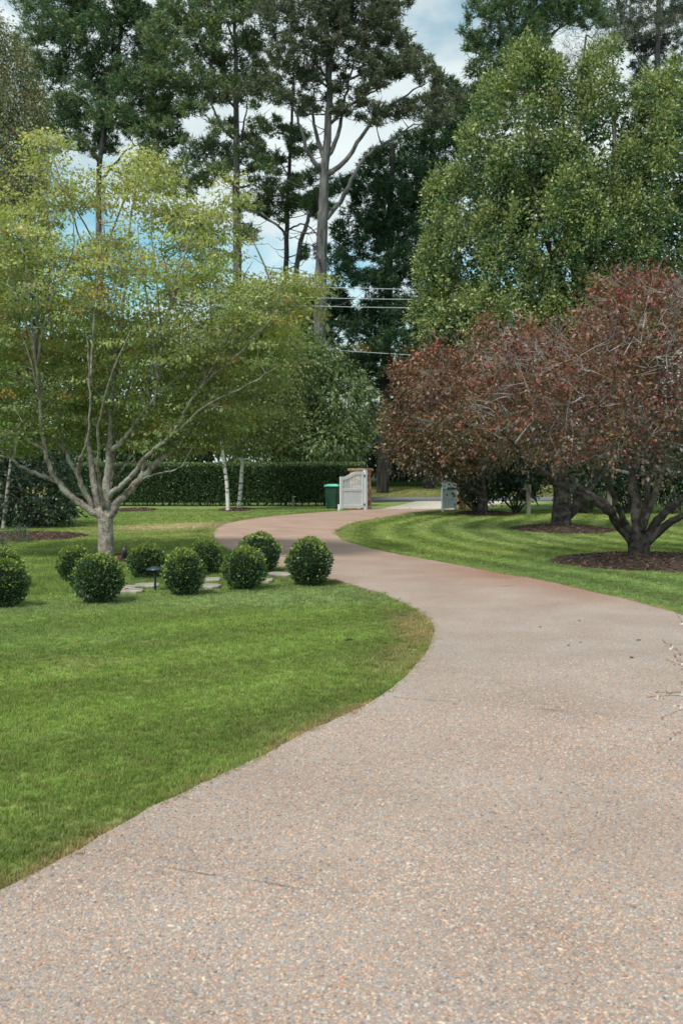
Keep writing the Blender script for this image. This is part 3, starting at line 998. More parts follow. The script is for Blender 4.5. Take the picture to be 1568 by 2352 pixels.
def put(name, me, root, kind=None, label=None):
    """mesh built in world space -> child of root (root unrotated)"""
    if me is None: return None
    o = part(name, me, root, kind=kind, label=label)
    o.location = -root.location
    return o

def leafy(name, label, cat, trunk_pts, r0, r1, ells, dens, n_per, sig, L, W, colfn, leafmat, barkmat, group=None, shape='leaf', twig=None, limbs=(), attach_frac=0.5, lobes=None, droop=0.35, out=0.8, flat=0.6, inner=0.4, core=0.72, uplim=-1.0, up=0.1, nseg=3, rt=0.006, crown_name='crown', lowpen=0.6, fold=0.16, fill=None, bare=0, spray=0.0, tilt=0.5):
    root = tree(name, trunk_pts[0], label, cat, group)
    sk = Skel()
    sk.path(trunk_pts, r0, r1, 0)
    t = 1
    for pts, a, b in limbs:
        sk.path(pts, a, b, t, parent='near', wig=0.01)
        t += 1
    nlimb = t - 1
    C, D = ell_points(ells, dens, inner, uplim, core=core)
    if lobes:
        nl, (la, lb), k = lobes
        cc, dd = [], []
        for c, d in zip(C, D):
            if c[1] > trunk_pts[0][1] + .9 and rng.random() < .6: continue
            r = rng.uniform(la, lb) * np.array([1, 1, 1.25])
            q = unit(rng.normal(size=(k, 3)) + d * 0.7 + np.array([0, 0, 0.5]))
            q[:3] = unit(np.array([0, 0, 1.0]) + rng.normal(size=(3, 3)) * .12)
            kk = rng.uniform(0.72, 1.02, (k, 1)); kk[:3] = np.array([[1.1], [1.25], [1.38]])
            cc.append(c + q * r * kk); dd.append(unit(q + np.array([0, 0, 0.2])))
        LC = C
        C, D = np.vstack(cc), np.vstack(dd)
    else:
        LC = C
    TW = 99
    order = np.argsort(np.linalg.norm(LC - np.array(trunk_pts[-1]), axis=1))
    sel = LC[order]
    for c in sel[rng.random(len(sel)) < attach_frac]:
        sk.attach(c, TW, up=up, rt=rt, nseg=nseg, lowpen=lowpen)
    if bare:
        BC, BD = ell_points([(c, r) for c, r in ells[:8]], bare, .96, 0.0, core=.92)
        for c, d in zip(BC, BD):
            d = unit(d + rng.normal(0, .45, 3))
            L_ = rng.uniform(.35, .9)
            e = c + d * rng.uniform(.02, .22)
            m_ = e - d * L_ * .5 + rng.normal(0, .05, 3)
            ids = sk.path([e - d * L_ + rng.normal(0, .06, 3), m_, e], .0075, .003, TW, parent='near', sub=2)
            for q in range(2):
                f = e + unit(d + rng.normal(0, .7, 3)) * rng.uniform(.08, .25)
                sk.path([m_, (m_ + f) / 2 + rng.normal(0, .02, 3), f], .005, .0024, TW, parent=ids[len(ids) // 2], sub=1)
    sk.finish()
    put('trunk', sk.mesh(0, 'trunk', barkmat, 14), root)
    for i in range(1, nlimb + 1):
        put('limb', sk.mesh(i, 'limb', barkmat, 10), root)
    put('twigs', sk.mesh(TW, 'twigs', twig or barkmat, 6), root, 'stuff')
    if fill:
        fd, fn_, fs = fill
        FC, FD = ell_points([(c, r * .72) for c, r in ells], fd, .25, uplim, power=.5, cull=False)
        C2 = np.repeat(FC, 1, 0)
        put('inner_foliage', cluster_leaves(C2, FD, fn_, np.asarray(sig) * 1.6, L * fs, W * fs, leafmat, colfn, 'inner_foliage', 'leaf', droop, out, flat, fold), root, 'stuff')
    put(crown_name, cluster_leaves(C, D, n_per, sig, L, W, leafmat, colfn, crown_name, shape, droop, out, flat, fold, tilt=tilt, spray=spray), root, 'stuff')
    return root

# ------------------------------------------------------------------ the maple on the left
def build_maple():
    Y = 18.5
    def pl(pts, dy, d0=0.0):
        n = len(pts)
        return [P(u, v, Y + d0 + dy * (i / (n - 1)) ** 1.3) for i, (u, v) in enumerate(pts)]
    base = P(245, 1285, Y); base[2] = 0.0
    trunk = [base, P(244, 1250, Y), P(243, 1215, Y), P(243, 1190, Y)]
    limbs = [
        (pl([(235, 1188), (205, 1170), (165, 1140), (130, 1104), (115, 1070), (103, 1030), (95, 980), (92, 920), (84, 840), (74, 740)], -0.6), .10, .018),
        (pl([(132, 1106), (100, 1094), (60, 1078), (30, 1056), (-5, 1030), (-50, 990)], -0.9, -0.1), .058, .018),
        (pl([(230, 1182), (212, 1160), (190, 1122), (177, 1085), (160, 1060), (149, 1030), (140, 1000), (134, 950), (126, 880), (118, 780), (112, 660)], 1.3), .085, .016),
        (pl([(214, 1162), (190, 1120), (183, 1085), (181, 1065), (188, 1046), (200, 1018), (206, 960), (208, 880), (196, 760)], -1.3), .06, .014),
        (pl([(238, 1188), (223, 1150), (213, 1090), (208, 1045), (203, 1000), (207, 950), (213, 900), (225, 820), (232, 720), (238, 600), (240, 500)], 1.6), .105, .014),
        (pl([(246, 1188), (246, 1130), (249, 1080), (251, 1040), (255, 1000), (254, 950), (262, 880), (275, 780), (287, 660), (296, 540), (315, 420)], 0.5), .115, .014),
        (pl([(254, 1036), (275, 1018), (300, 990), (318, 965), (335, 940), (354, 915), (362, 870), (372, 800), (395, 700), (430, 600)], -1.3, 0.1), .066, .012),
        (pl([(250, 1146), (262, 1127), (285, 1110), (310, 1085), (326, 1060), (350, 1038), (375, 1015), (394, 1000), (416, 968), (436, 925), (470, 880), (520, 838), (570, 790), (640, 715)], -1.4), .07, .012),
        (pl([(254, 1184), (275, 1150), (300, 1125), (320, 1100), (340, 1083), (365, 1060), (392, 1034), (420, 1008), (444, 975), (478, 905), (505, 850), (560, 760), (640, 690), (715, 640)], 0.4), .105, .012),
        (pl([(312, 1108), (336, 1096), (365, 1087), (400, 1079), (432, 1062)], -0.8, 0.1), .03, .01),
        (pl([(327, 1085), (331, 1050), (326, 1000), (320, 965), (332, 900), (348, 820), (360, 700)], 1.5, 0.2), .052, .012),
        (pl([(256, 1105), (275, 1085), (292, 1062), (297, 1040), (292, 1010), (290, 980)], 0.7, 0.2), .026, .01),
        (pl([(260, 1078), (280, 1065), (300, 1060), (340, 1068), (400, 1070)], 1.2, 0.2), .026, .01),
        (pl([(240, 1175), (232, 1120), (226, 1060), (228, 980), (250, 880), (300, 760)], -2.6), .05, .012),
        (pl([(246, 1170), (258, 1090), (268, 1000), (300, 880), (360, 740)], 2.8), .05, .012),
    ]
    limbs = [(p, a * .74, b * .8) for p, a, b in limbs]
    tops = [(30, 700), (10, 560), (60, 620), (90, 500), (112, 320), (120, 400), (100, 440), (150, 560), (170, 480), (215, 540), (240, 430), (262, 560), (330, 350), (345, 430), (318, 520), (370, 560), (420, 560), (450, 500), (520, 450), (500, 560), (540, 620), (580, 600), (630, 610), (690, 640), (600, 690), (560, 730), (680, 700), (20, 860), (-30, 760), (150, 700), (260, 690), (420, 700), (480, 760), (640, 840), (560, 900), (60, 960), (180, 800), (330, 780), (100, 860)]
    for u, v in tops:
        t_ = P(u, v, Y + rng.uniform(-1.7, .9))
        cand = [(np.linalg.norm((t_ - q) * np.array([1.3, 1, .5])), q) for p, a, b in limbs[:15] for q in p[len(p) // 2 - 1:-1] if q[2] < t_[2] - .4]
        if not cand: continue
        cand.sort(key=lambda q: q[0])
        q = cand[int(rng.integers(0, min(3, len(cand))))][1]
        limbs.append(([q, q * .65 + t_ * .35 + np.array([0, 0, .12]), q * .3 + t_ * .7 + np.array([rng.normal(0, .05), 0, .06]), t_], .025, .006))
    ells = [E(60, 700, 190, 165, Y, 0.4, 2.0), E(290, 690, 185, 160, Y, 0.3, 2.2), E(480, 740, 170, 140, Y, 0, 2.0), E(610, 700, 125, 66, Y, 0, 1.2),
            E(60, 900, 190, 130, Y, 0.8, 1.9), E(330, 880, 210, 130, Y, 1.2, 2.2), E(520, 890, 135, 110, Y, 0.4, 1.6), E(115, 420, 62, 105, Y, 0.4, 0.7),
            E(325, 430, 75, 85, Y, 0.2, 0.9), E(470, 540, 85, 85, Y, 0, 1.0), E(-90, 760, 150, 300, Y, 0.5, 2.0), E(40, 560, 90, 90, Y, -0.6, 0.9), E(420, 990, 120, 60, Y, 0.2, 1.2), E(20, 1000, 110, 50, Y, 0, 1.2), E(112, 345, 30, 62, Y, .3, .45), E(335, 375, 36, 60, Y, .1, .5), E(535, 450, 30, 46, Y, 0, .5), E(225, 440, 36, 60, Y, .5, .5), E(690, 660, 56, 32, Y, .1, .6), E(400, 480, 40, 40, Y, .3, .5), E(-20, 470, 50, 60, Y, .3, .6), E(230, 980, 120, 60, Y, 1.6, .9), E(560, 800, 150, 110, Y, -.3, 1.4)]
    cc = []
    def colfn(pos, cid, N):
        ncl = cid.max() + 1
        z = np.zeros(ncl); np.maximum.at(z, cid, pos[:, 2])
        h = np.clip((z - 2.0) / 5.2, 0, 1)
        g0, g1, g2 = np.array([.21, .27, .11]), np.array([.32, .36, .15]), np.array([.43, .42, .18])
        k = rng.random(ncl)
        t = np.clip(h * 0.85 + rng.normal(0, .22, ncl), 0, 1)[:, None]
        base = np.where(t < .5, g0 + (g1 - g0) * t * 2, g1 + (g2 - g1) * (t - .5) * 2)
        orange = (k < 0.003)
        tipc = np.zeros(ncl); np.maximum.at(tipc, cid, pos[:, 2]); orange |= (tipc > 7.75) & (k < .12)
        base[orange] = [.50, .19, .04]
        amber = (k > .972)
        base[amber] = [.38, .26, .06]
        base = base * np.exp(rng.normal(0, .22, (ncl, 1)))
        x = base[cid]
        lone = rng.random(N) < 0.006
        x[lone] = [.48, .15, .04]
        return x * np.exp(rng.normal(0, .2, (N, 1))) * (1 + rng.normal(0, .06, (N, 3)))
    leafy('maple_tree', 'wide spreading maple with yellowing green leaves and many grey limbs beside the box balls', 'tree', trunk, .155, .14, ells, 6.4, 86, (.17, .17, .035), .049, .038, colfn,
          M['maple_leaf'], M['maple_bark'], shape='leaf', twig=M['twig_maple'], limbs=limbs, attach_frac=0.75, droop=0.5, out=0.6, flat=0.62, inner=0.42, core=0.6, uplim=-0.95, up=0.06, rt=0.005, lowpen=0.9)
    # orange spray at the tip of the left spire
build_maple()

# ------------------------------------------------------------------ box balls
def build_balls():
    variants = []
    for s in range(4):
        n = 5200
        d = unit(rng.normal(size=(n, 3)))
        lump = 1 + 0.035 * np.sin(5 * d[:, 0] + s) + 0.035 * np.sin(6 * d[:, 1] + 2 * s) + 0.03 * np.sin(7 * d[:, 2] + s)
        k = 0.80 + 0.2 * rng.random(n) ** 0.6
        pos = d * (k * lump)[:, None]
        pos[:, 2] = np.maximum(pos[:, 2], -0.93)
        axis = d + rng.normal(size=(n, 3)) * 0.6 + np.array([0, 0, .35])
        L = 0.085 * np.exp(rng.normal(0, .25, n))
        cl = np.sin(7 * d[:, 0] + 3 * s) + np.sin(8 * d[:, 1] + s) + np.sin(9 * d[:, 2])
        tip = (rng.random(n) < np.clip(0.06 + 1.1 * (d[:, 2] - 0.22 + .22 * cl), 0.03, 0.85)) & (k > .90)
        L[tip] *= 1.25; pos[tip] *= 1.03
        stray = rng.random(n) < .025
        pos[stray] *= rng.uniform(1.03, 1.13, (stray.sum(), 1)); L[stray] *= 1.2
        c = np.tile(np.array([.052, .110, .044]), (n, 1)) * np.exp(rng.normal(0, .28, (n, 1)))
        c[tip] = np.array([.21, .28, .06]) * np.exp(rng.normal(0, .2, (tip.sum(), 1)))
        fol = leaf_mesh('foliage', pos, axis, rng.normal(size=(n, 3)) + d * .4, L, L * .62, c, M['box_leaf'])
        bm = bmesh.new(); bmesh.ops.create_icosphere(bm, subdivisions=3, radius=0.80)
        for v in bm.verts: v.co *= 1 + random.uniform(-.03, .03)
        core = bpy.data.meshes.new('blocking_core'); bm.to_mesh(core); bm.free(); core.materials.append(M['box_core'])  # solid dark core standing in for the twig mass, added to block light
        stem = MB()
        for q in range(4):
            stem.cyl((.05 * math.cos(q * 1.6), .05 * math.sin(q * 1.6), -1.1), (.3 * math.cos(q * 1.6), .3 * math.sin(q * 1.6), -.5), .035, .025, 6)
        variants.append((fol, core, stem.mesh('stem', M['bark_brown'])))
    labels = ['large clipped box ball cut off by the left picture edge, in the front row', 'clipped box ball half hidden behind the one at the left picture edge',
              'dark clipped box ball left of the maple trunk, in the back row', 'clipped box ball in front of the maple trunk, with yellow tips',
              'dark box ball just right of the maple trunk beside the black spotlight', 'box ball in the front row right of the tall mushroom path light',
              'dark clipped box ball in the back row behind the gap between two front balls', 'box ball in front of the small path light cap',
              'box ball in the back row against the pale driveway', 'large box ball at the end of the row beside the driveway']
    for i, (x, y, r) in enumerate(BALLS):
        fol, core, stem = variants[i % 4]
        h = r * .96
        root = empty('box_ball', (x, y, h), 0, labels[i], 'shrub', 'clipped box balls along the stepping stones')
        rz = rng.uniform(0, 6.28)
        for nm, me, kd in (('foliage', fol, 'stuff'), ('blocking_core', core, None), ('stem', stem, None)):
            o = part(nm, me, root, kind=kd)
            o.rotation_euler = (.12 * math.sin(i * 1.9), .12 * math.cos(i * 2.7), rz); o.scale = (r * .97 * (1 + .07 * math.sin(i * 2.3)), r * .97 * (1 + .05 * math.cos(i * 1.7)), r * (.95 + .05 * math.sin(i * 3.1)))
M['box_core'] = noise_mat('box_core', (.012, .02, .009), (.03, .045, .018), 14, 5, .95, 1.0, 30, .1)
build_balls()

# ------------------------------------------------------------------ stepping stones, path lights
def build_steps():
    lab = ['stepping stone farthest left, beside the box ball in front of the maple', 'narrow stepping stone just before the leftmost slab', 'pale stepping stone left of the tall path light', 'small stepping stone just in front of the pale slab by the path light',
           'stepping stone touching the right side of the box ball under the maple', 'stepping stone between two box balls, the further of two', 'stepping stone between two box balls, the nearer of two', 'sliver of stepping stone right of the box ball with the path light', 'broad stepping stone left of the end box ball']
    for i, (x, y, a, b) in enumerate(STEP_W):
        bm = bmesh.new()
        pts = []
        m = 12
        for k in range(m):
            t = 2 * math.pi * k / m
            c, s = math.cos(t), math.sin(t)
            q = 1 / max(abs(c), abs(s)) ** 0.75
            w = 1 + random.uniform(-.07, .07)
            pts.append((a * .5 * c * q * w, b * .5 * s * q * w))
        top = [bm.verts.new((p[0] * .96, p[1] * .96, 0.045 + random.uniform(-.004, .004))) for p in pts]
        mid = [bm.verts.new((p[0], p[1], 0.035)) for p in pts]
        bot = [bm.verts.new((p[0], p[1], -0.02)) for p in pts]
        bm.faces.new(top)
        for A, B in ((top, mid), (mid, bot)):
            for k in range(m):
                bm.faces.new((A[k], B[k], B[(k + 1) % m], A[(k + 1) % m]))
        bmesh.ops.recalc_face_normals(bm, faces=bm.faces)
        me = bpy.data.meshes.new('stepping_stone'); bm.to_mesh(me); bm.free(); me.materials.append(M['slab_stone'])
        o = part('stepping_stone', me, None, (x, y, 0)); o.rotation_euler[2] = random.uniform(-.3, .3)
        tag(o, lab[i], 'stepping stone', 'stepping stones between the box balls')
build_steps()

def path_light(u, vb, vt, label, Y=None):
    g = G(u, vb) if Y is None else P(u, vb, Y); g[2] = 0
    top = P(u, vt, g[1])[2]
    root = empty('path_light', g, 0, label, 'garden light', 'mushroom path lights')
    MB().cyl((0, 0, -.05), (0, 0, top - .03), .016, .016, 10).build('stem', M['light_green_metal'], root, True)
    MB().lathe([(.03, top - .06), (.03, top - .035), (.115, top - .045), (.112, top - .03), (.085, top - .008), (.04, top + .006), (.005, top + .01)], 20).build('cap', M['light_green_metal'], root, True)
    MB().lathe([(.024, -.01), (.024, .02), (.018, .03)], 10).build('base_collar', M['light_green_metal'], root, True)
path_light(357, 1358, 1302, 'mushroom path light with tall dark stem between two front box balls')
path_light(594, 1340, 1269, 'mushroom path light showing only its cap above a box ball, nearer the driveway', 15.0)
def spot():
    g = P(287, 1283, 17.6); g[2] = 0
    root = empty('spotlight', g, 0, 'black garden spotlight on a stake at the foot of the maple trunk', 'garden light')
    MB().cyl((0, 0, -.05), (0, 0, .13), .012).build('stake', M['black_metal'], root, True)
    b = MB().cyl((0.0, .02, .10), (0.0, -.01, .29), .042, .046, 14)
    b.build('lamp_head', M['black_metal'], root, True)
    MB().box((0, .0, .135), (.11, .015, .04), None, .004).build('bracket', M['black_metal'], root)
    MB().cyl((0, -.011, .291), (0, -.013, .300), .040, .036, 14).build('lens', M['rubber'], root)
spot()

# ------------------------------------------------------------------ hedge behind
def build_hedge():
    x0, x1, y0, y1, H = -13.5, 1.05, 45.6, 46.9, 1.98
    root = empty('hedge', ((x0 + x1) / 2, (y0 + y1) / 2, 0), 0, 'long clipped dark green hedge behind the birches and the wheelie bin', 'hedge')
    n = 50000
    x = rng.uniform(x0, x1, n)
    face = rng.random(n)
    y = np.where(face < .68, y0 + np.abs(rng.normal(0, .12, n)), rng.uniform(y0, y1, n))
    z = np.where(face < .68, H * (1 - rng.random(n) ** 1.05), H - np.abs(rng.normal(0, .1, n)))
    lump = (vnoise(x, z * 1.3, .5, 61) - .5) * .22
    y = y + np.where(face < .68, lump, 0)
    z = z + np.where(face >= .68, (vnoise(x, y, .7, 62) - .5) * .1, 0)
    endk = rng.random(n) < .05
    x = np.where(endk, x1 - np.abs(rng.normal(0, .08, n)), x); y = np.where(endk, rng.uniform(y0, y1, n), y); z = np.where(endk, rng.uniform(0.1, H, n), z)
    thin = (z < .3) & (rng.random(n) > (z / .3) ** 1.2 * .7 + .3)
    x, y, z, face = x[~thin], y[~thin], z[~thin], face[~thin]
    n = len(x)
    pos = np.column_stack([x, y, z])
    axis = rng.normal(size=(n, 3)) * .7 + np.where(face[:, None] < .68, np.array([0, -1, .25]), np.array([0, -.2, 1]))
    c = np.tile(np.array([.075, .135, .058]), (n, 1)) * np.exp(rng.normal(0, .35, (n, 1)))
    new = (z > H - .12) & (rng.random(n) < .6)
    c[new] = np.array([.20, .28, .11]) * np.exp(rng.normal(0, .2, (new.sum(), 1)))
    L = .068 * np.exp(rng.normal(0, .25, n))
    me = leaf_mesh('foliage', pos, axis, rng.normal(size=(n, 3)) + np.array([0, -.4, .4]), L, L * .6, c, M['glossy_leaf'])
    put('foliage', me, root, 'stuff')
    # woody inside
    sk = Skel()
    xx = np.arange(x0 + .1, x1, .34)
    for k, xb in enumerate(xx):
        for j in range(3):
            p0 = np.array([xb + rng.normal(0, .06), 46.3 + rng.normal(0, .12), 0])
            p1 = p0 + np.array([rng.normal(0, .15), rng.normal(0, .12), .6]); p2 = p1 + np.array([rng.normal(0, .2), rng.normal(0, .2), .9])
            sk.path([p0, p1, p2], .026, .008, 0, sub=3)
    sk.finish()
    put('stems', sk.mesh(0, 'stems', M['bark_brown'], 5), root, 'stuff')
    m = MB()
    m.box(((x0 + x1) / 2, 46.32, 1.0), (x1 - x0 - .5, .75, 1.66))  # opaque dark box in place of inner twigs, added to block light
    put('blocking_core', m.mesh('blocking_core', M['box_core']), root)
build_hedge()

# ------------------------------------------------------------------ gate, pillars
def clip_poly(poly, a, b, c):
    """keep a*x+b*y<=c"""
    out = []
    for i in range(len(poly)):
        p, q = poly[i], poly[(i + 1) % len(poly)]
        fp, fq = a * p[0] + b * p[1] - c, a * q[0] + b * q[1] - c
        if fp <= 0: out.append(p)
        if (fp < 0 < fq) or (fq < 0 < fp):
            t = fp / (fp - fq); out.append((p[0] + t * (q[0] - p[0]), p[1] + t * (q[1] - p[1])))
    return out

def pillar(x, y, rz, w, h, label, pal, seed):
    root = empty('stone_pillar', (x, y, 0), rz, label, 'gate pillar', 'stone gate pillars')
    MB().box((0, 0, h / 2 - .02), (w - .05, w - .05, h + .04)).build('mortar_core', M['mortar'], root)
    r = np.random.default_rng(seed)
    for f in range(4):
        ang = f * math.pi / 2
        ca, sa = math.cos(ang), math.sin(ang)
        nx, ny = 4, int(h / .19)
        seeds = [((i + .5 + r.uniform(-.34, .34) + (.5 if j % 2 else 0) - .25) * w / nx - w / 2, (j + .5 + r.uniform(-.34, .34)) * h / ny) for i in range(nx + 1) for j in range(ny)]
        for k, s in enumerate(seeds):
            if abs(s[0]) > w / 2: continue
            po = [(-w / 2, 0), (w / 2, 0), (w / 2, h), (-w / 2, h)]
            for k2, s2 in enumerate(seeds):
                if k2 == k: continue
                dx, dy = s2[0] - s[0], s2[1] - s[1]
                L = math.hypot(dx, dy)
                if L > .7 or L < 1e-6: continue
                a, b = dx / L, dy / L
                po = clip_poly(po, a, b, a * (s[0] + s2[0]) / 2 + b * (s[1] + s2[1]) / 2 - .007)
                if len(po) < 3: break
            if len(po) < 3: continue
            cx = sum(p[0] for p in po) / len(po); cy = sum(p[1] for p in po) / len(po)
            d0, d1 = w / 2 - .03, w / 2 + r.uniform(.0, .025)
            n = len(po)
            V = []
            for sc, d in ((1, d0), (1, d1 - .012), (.8, d1)):
                for p in po:
                    px, pz = cx + (p[0] - cx) * sc, cy + (p[1] - cy) * sc
                    lx, ly = px, -d
                    V.append((lx * ca - ly * sa, lx * sa + ly * ca, pz))
            Fc = [[i, (i + 1) % n, n + (i + 1) % n, n + i] for i in range(n)] + [[n + i, n + (i + 1) % n, 2 * n + (i + 1) % n, 2 * n + i] for i in range(n)]
            V.append(tuple(np.mean(V[2 * n:3 * n], 0)))
            T = [[2 * n + i, 2 * n + (i + 1) % n, 3 * n] for i in range(n)]
            col = np.array(pal[r.integers(len(pal))]) * r.uniform(.75, 1.25)
            me = np_mesh('stone', V, [np.array(Fc), np.array(T)], M['stone'], np.tile(col, (len(V), 1)))
            part('stone', me, root)
    cap = MB().box((0, 0, h + .05), (w + .16, w + .16, .10), None, .018).mesh('cap_stone', None)
    at = cap.attributes.new('tint', 'FLOAT_COLOR', 'POINT')
    for v in at.data: v.color = (.36, .25, .18, 1)
    cap.materials.append(M['stone'])
    part('cap_stone', cap, root)
    return root

PALL = [(.42, .20, .10), (.50, .33, .22), (.55, .42, .32), (.46, .24, .12), (.48, .38, .30), (.36, .16, .08)]
PALR = [(.30, .20, .11), (.34, .25, .15), (.26, .18, .10), (.38, .29, .18)]
pillar(0.80, 42.0, math.radians(-22), .70, 1.62, 'stone gate pillar of orange and pink rock behind the left gate leaf', PALL, 4)
pl_r = pillar(5.12, 41.7, math.radians(12), .62, 1.62, 'stone gate pillar of tan rock in shade behind the right gate leaf', PALR, 9)
b = MB().box((.372, -.02, .62), (.03, .06, .14), None, .006)
# small black latch box let into the left pillar
root_l = [o for o in bpy.data.objects if o.name.startswith('stone_pillar') and o.location.x < 2][0]
b.build('latch_box', M['black_metal'], root_l)

def gate(hx, hy, fx, fy, label, mirror, opener):
    """leaf from hinge (hx,hy) to free end (fx,fy); local x runs from the free end to the hinge"""
    L = math.hypot(hx - fx, hy - fy)
    rz = math.atan2(hy - fy, hx - fx)
    root = empty('gate_leaf', (fx, fy, 0), rz, label, 'gate', 'white driveway gate leaves')
    m = M['white_paint']
    t = .05
    zb, z_mid0, z_mid1, z_lo, z_hi = .10, .80, .90, 1.385, 1.60
    def top(x):
        s = min(max((x - .12 * L) / (.62 * L), 0), 1)
        s = s * s * (3 - 2 * s)
        return z_lo + (z_hi - z_lo) * s
    sw = .11
    MB().box((sw / 2, 0, (.03 + top(0)) / 2), (sw, t, top(0) - .03), None, .004).build('free_stile', m, root)
    MB().box((L - sw / 2, 0, (zb + top(L)) / 2), (sw, t, top(L) - zb), None, .004).build('hinge_stile', m, root)
    xs = np.linspace(sw + .002, L - sw - .002, 26)
    rail = MB()
    pts = [(x, -t / 2 + .002, top(x)) for x in xs] + [(x, -t / 2 + .002, top(x) - .13) for x in xs[::-1]]
    rail.prism(pts, (0, t - .004, 0))
    rail.build('top_rail', m, root)
    iw = L - 2 * sw - .004
    MB().box((L / 2, 0, (z_mid0 + z_mid1) / 2), (iw, t - .004, z_mid1 - z_mid0), None, .003).build('middle_rail', m, root)
    MB().box((L / 2, 0, zb + .065), (iw, t - .004, .13), None, .003).build('bottom_rail', m, root)
    npk = 12
    for i in range(npk):
        x = sw + (i + .5) * iw / npk
        MB().box((x, 0, (z_mid1 + top(x) - .125) / 2), (iw / npk * .52, .022, top(x) - .125 - z_mid1)).build('picket', m, root)
    nb = 11
    for i in range(nb):
        x = sw + .002 + (i + .5) * iw / nb
        MB().box((x, 0, (zb + .13 + z_mid0) / 2), (iw / nb - .008, .02, z_mid0 - zb - .13), None, .003).build('board', m, root)
    MB().box((L / 2, .006, (zb + .13 + z_mid0) / 2), (iw, .006, z_mid0 - zb - .13)).build('backing_sheet', m, root)
    MB().box((L + .085, .01, .82), (.13, .13, 1.64), None, .006).build('hinge_post', m, root)
    for z in (.24, 1.42):
        h = MB().box((L + .01, -.04, z), (.10, .018, .035), None, .003).cyl((L + .015, -.055, z - .05), (L + .015, -.055, z + .05), .012)
        h.build('hinge', M['black_metal'], root)
    if opener:
        MB().box((L - .38, -.09, .90), (.62, .075, .085), None, .012).build('gate_opener', M['black_metal'], root)
        MB().cyl((L - .08, -.09, .90), (L + .25, -.13, .91), .018).build('opener_rod', M['wire'], root)
        MB().box((L - .66, -.05, .90), (.05, .06, .06)).build('opener_bracket', M['black_metal'], root)
    return root
gate(0.92, 41.15, -0.06, 40.35, 'white picket-top gate leaf with swept top, standing open beside the green bin', False, False)
gate(4.62, 40.9, 4.02, 39.95, 'white gate leaf on the right with a black opener arm, partly under the red tree', True, True)
for u, vb, Y, h, lab in ((777.5, 1173, 40.2, .24, 'short white stop post at the free end of the left gate leaf'), (1016.5, 1177, 39.0, .3, 'short white stop post in the grass by the right gate leaf')):
    g = P(u, vb, Y); g[2] = 0
    root = empty('stop_post', g, 0, lab, 'post', 'white gate stop posts')
    MB().box((0, 0, h / 2 - .03), (.07, .07, h + .06), None, .005).build('shaft', M['white_paint'], root)
    MB().lathe([(.05, h), (.05, h + .01), (.01, h + .03)], 8).build('post_cap', M['white_paint'], root)

# small grey tap post by the hedge
g = G(673, 1164)
root = empty('garden_post', (g[0], 44.9, 0), 0, 'short weathered grey post with a tap at the foot of the hedge', 'post')
MB().box((0, 0, .24), (.09, .09, .52), None, .006).build('shaft', M['weathered_wood'], root)
MB().cyl((0, -.05, .46), (.14, -.08, .46), .016).build('tap', M['wire'], root)

# ------------------------------------------------------------------ wheelie bin
def build_bin():
    x, y = P(762.5, 1168, 42.6)[0], 42.6
    root = empty('wheelie_bin', (x, y, 0), math.radians(-6), 'dark green wheelie bin with bright green lid beside the white gate', 'wheelie bin')
    def frustum(mb, zs, sizes, cy):
        rings = []
        for z, (w, d), c in zip(zs, sizes, cy):
            b = .05
            pts = [(-w / 2 + b, -d / 2), (w / 2 - b, -d / 2), (w / 2, -d / 2 + b), (w / 2, d / 2 - b), (w / 2 - b, d / 2), (-w / 2 + b, d / 2), (-w / 2, d / 2 - b), (-w / 2, -d / 2 + b)]
            rings.append([mb.bm.verts.new((p[0], p[1] + c, z)) for p in pts])
        for a, b in zip(rings[:-1], rings[1:]):
            for k in range(8): mb.bm.faces.new((a[k], a[(k + 1) % 8], b[(k + 1) % 8], b[k]))
        mb.bm.faces.new(rings[0][::-1]); mb.bm.faces.new(rings[-1])
        return mb
    frustum(MB(), [.02, .1, .90, .93], [(.46, .46), (.48, .50), (.555, .66), (.56, .67)], [0, 0, -.02, -.02]).build('body', M['bin_green'], root)
    frustum(MB(), [.93, .965], [(.60, .72), (.60, .72)], [-.02, -.02]).build('rim', M['bin_green'], root)
    frustum(MB(), [.966, 1.0, 1.04, 1.06], [(.63, .75), (.62, .74), (.50, .62), (.36, .5)], [-.03, -.03, -.01, 0]).build('lid', M['bin_lid'], root)
    MB().cyl((-.26, .38, .98), (.26, .38, .98), .016).build('handle', M['bin_green'], root, True)
    for s in (-1, 1):
        w = MB().cyl((s * .20, .27, .10), (s * .25, .27, .10), .10, .10, 18).build('wheel', M['rubber'], root)
        MB().cyl((s * .251, .27, .10), (s * .258, .27, .10), .05, .045, 12).build('hub', M['black_metal'], w)
        MB().box((s * .17, -.326, .5), (.012, .012, .62)).build('moulded_rib', M['bin_green'], root)
    MB().box((-.06, -.322, .76), (.17, .006, .10)).build('sticker', M['sticker'], root)
    MB().box((-.06, -.3258, .745), (.12, .003, .012)).build('sticker_line', M['joint'], root)
build_bin()

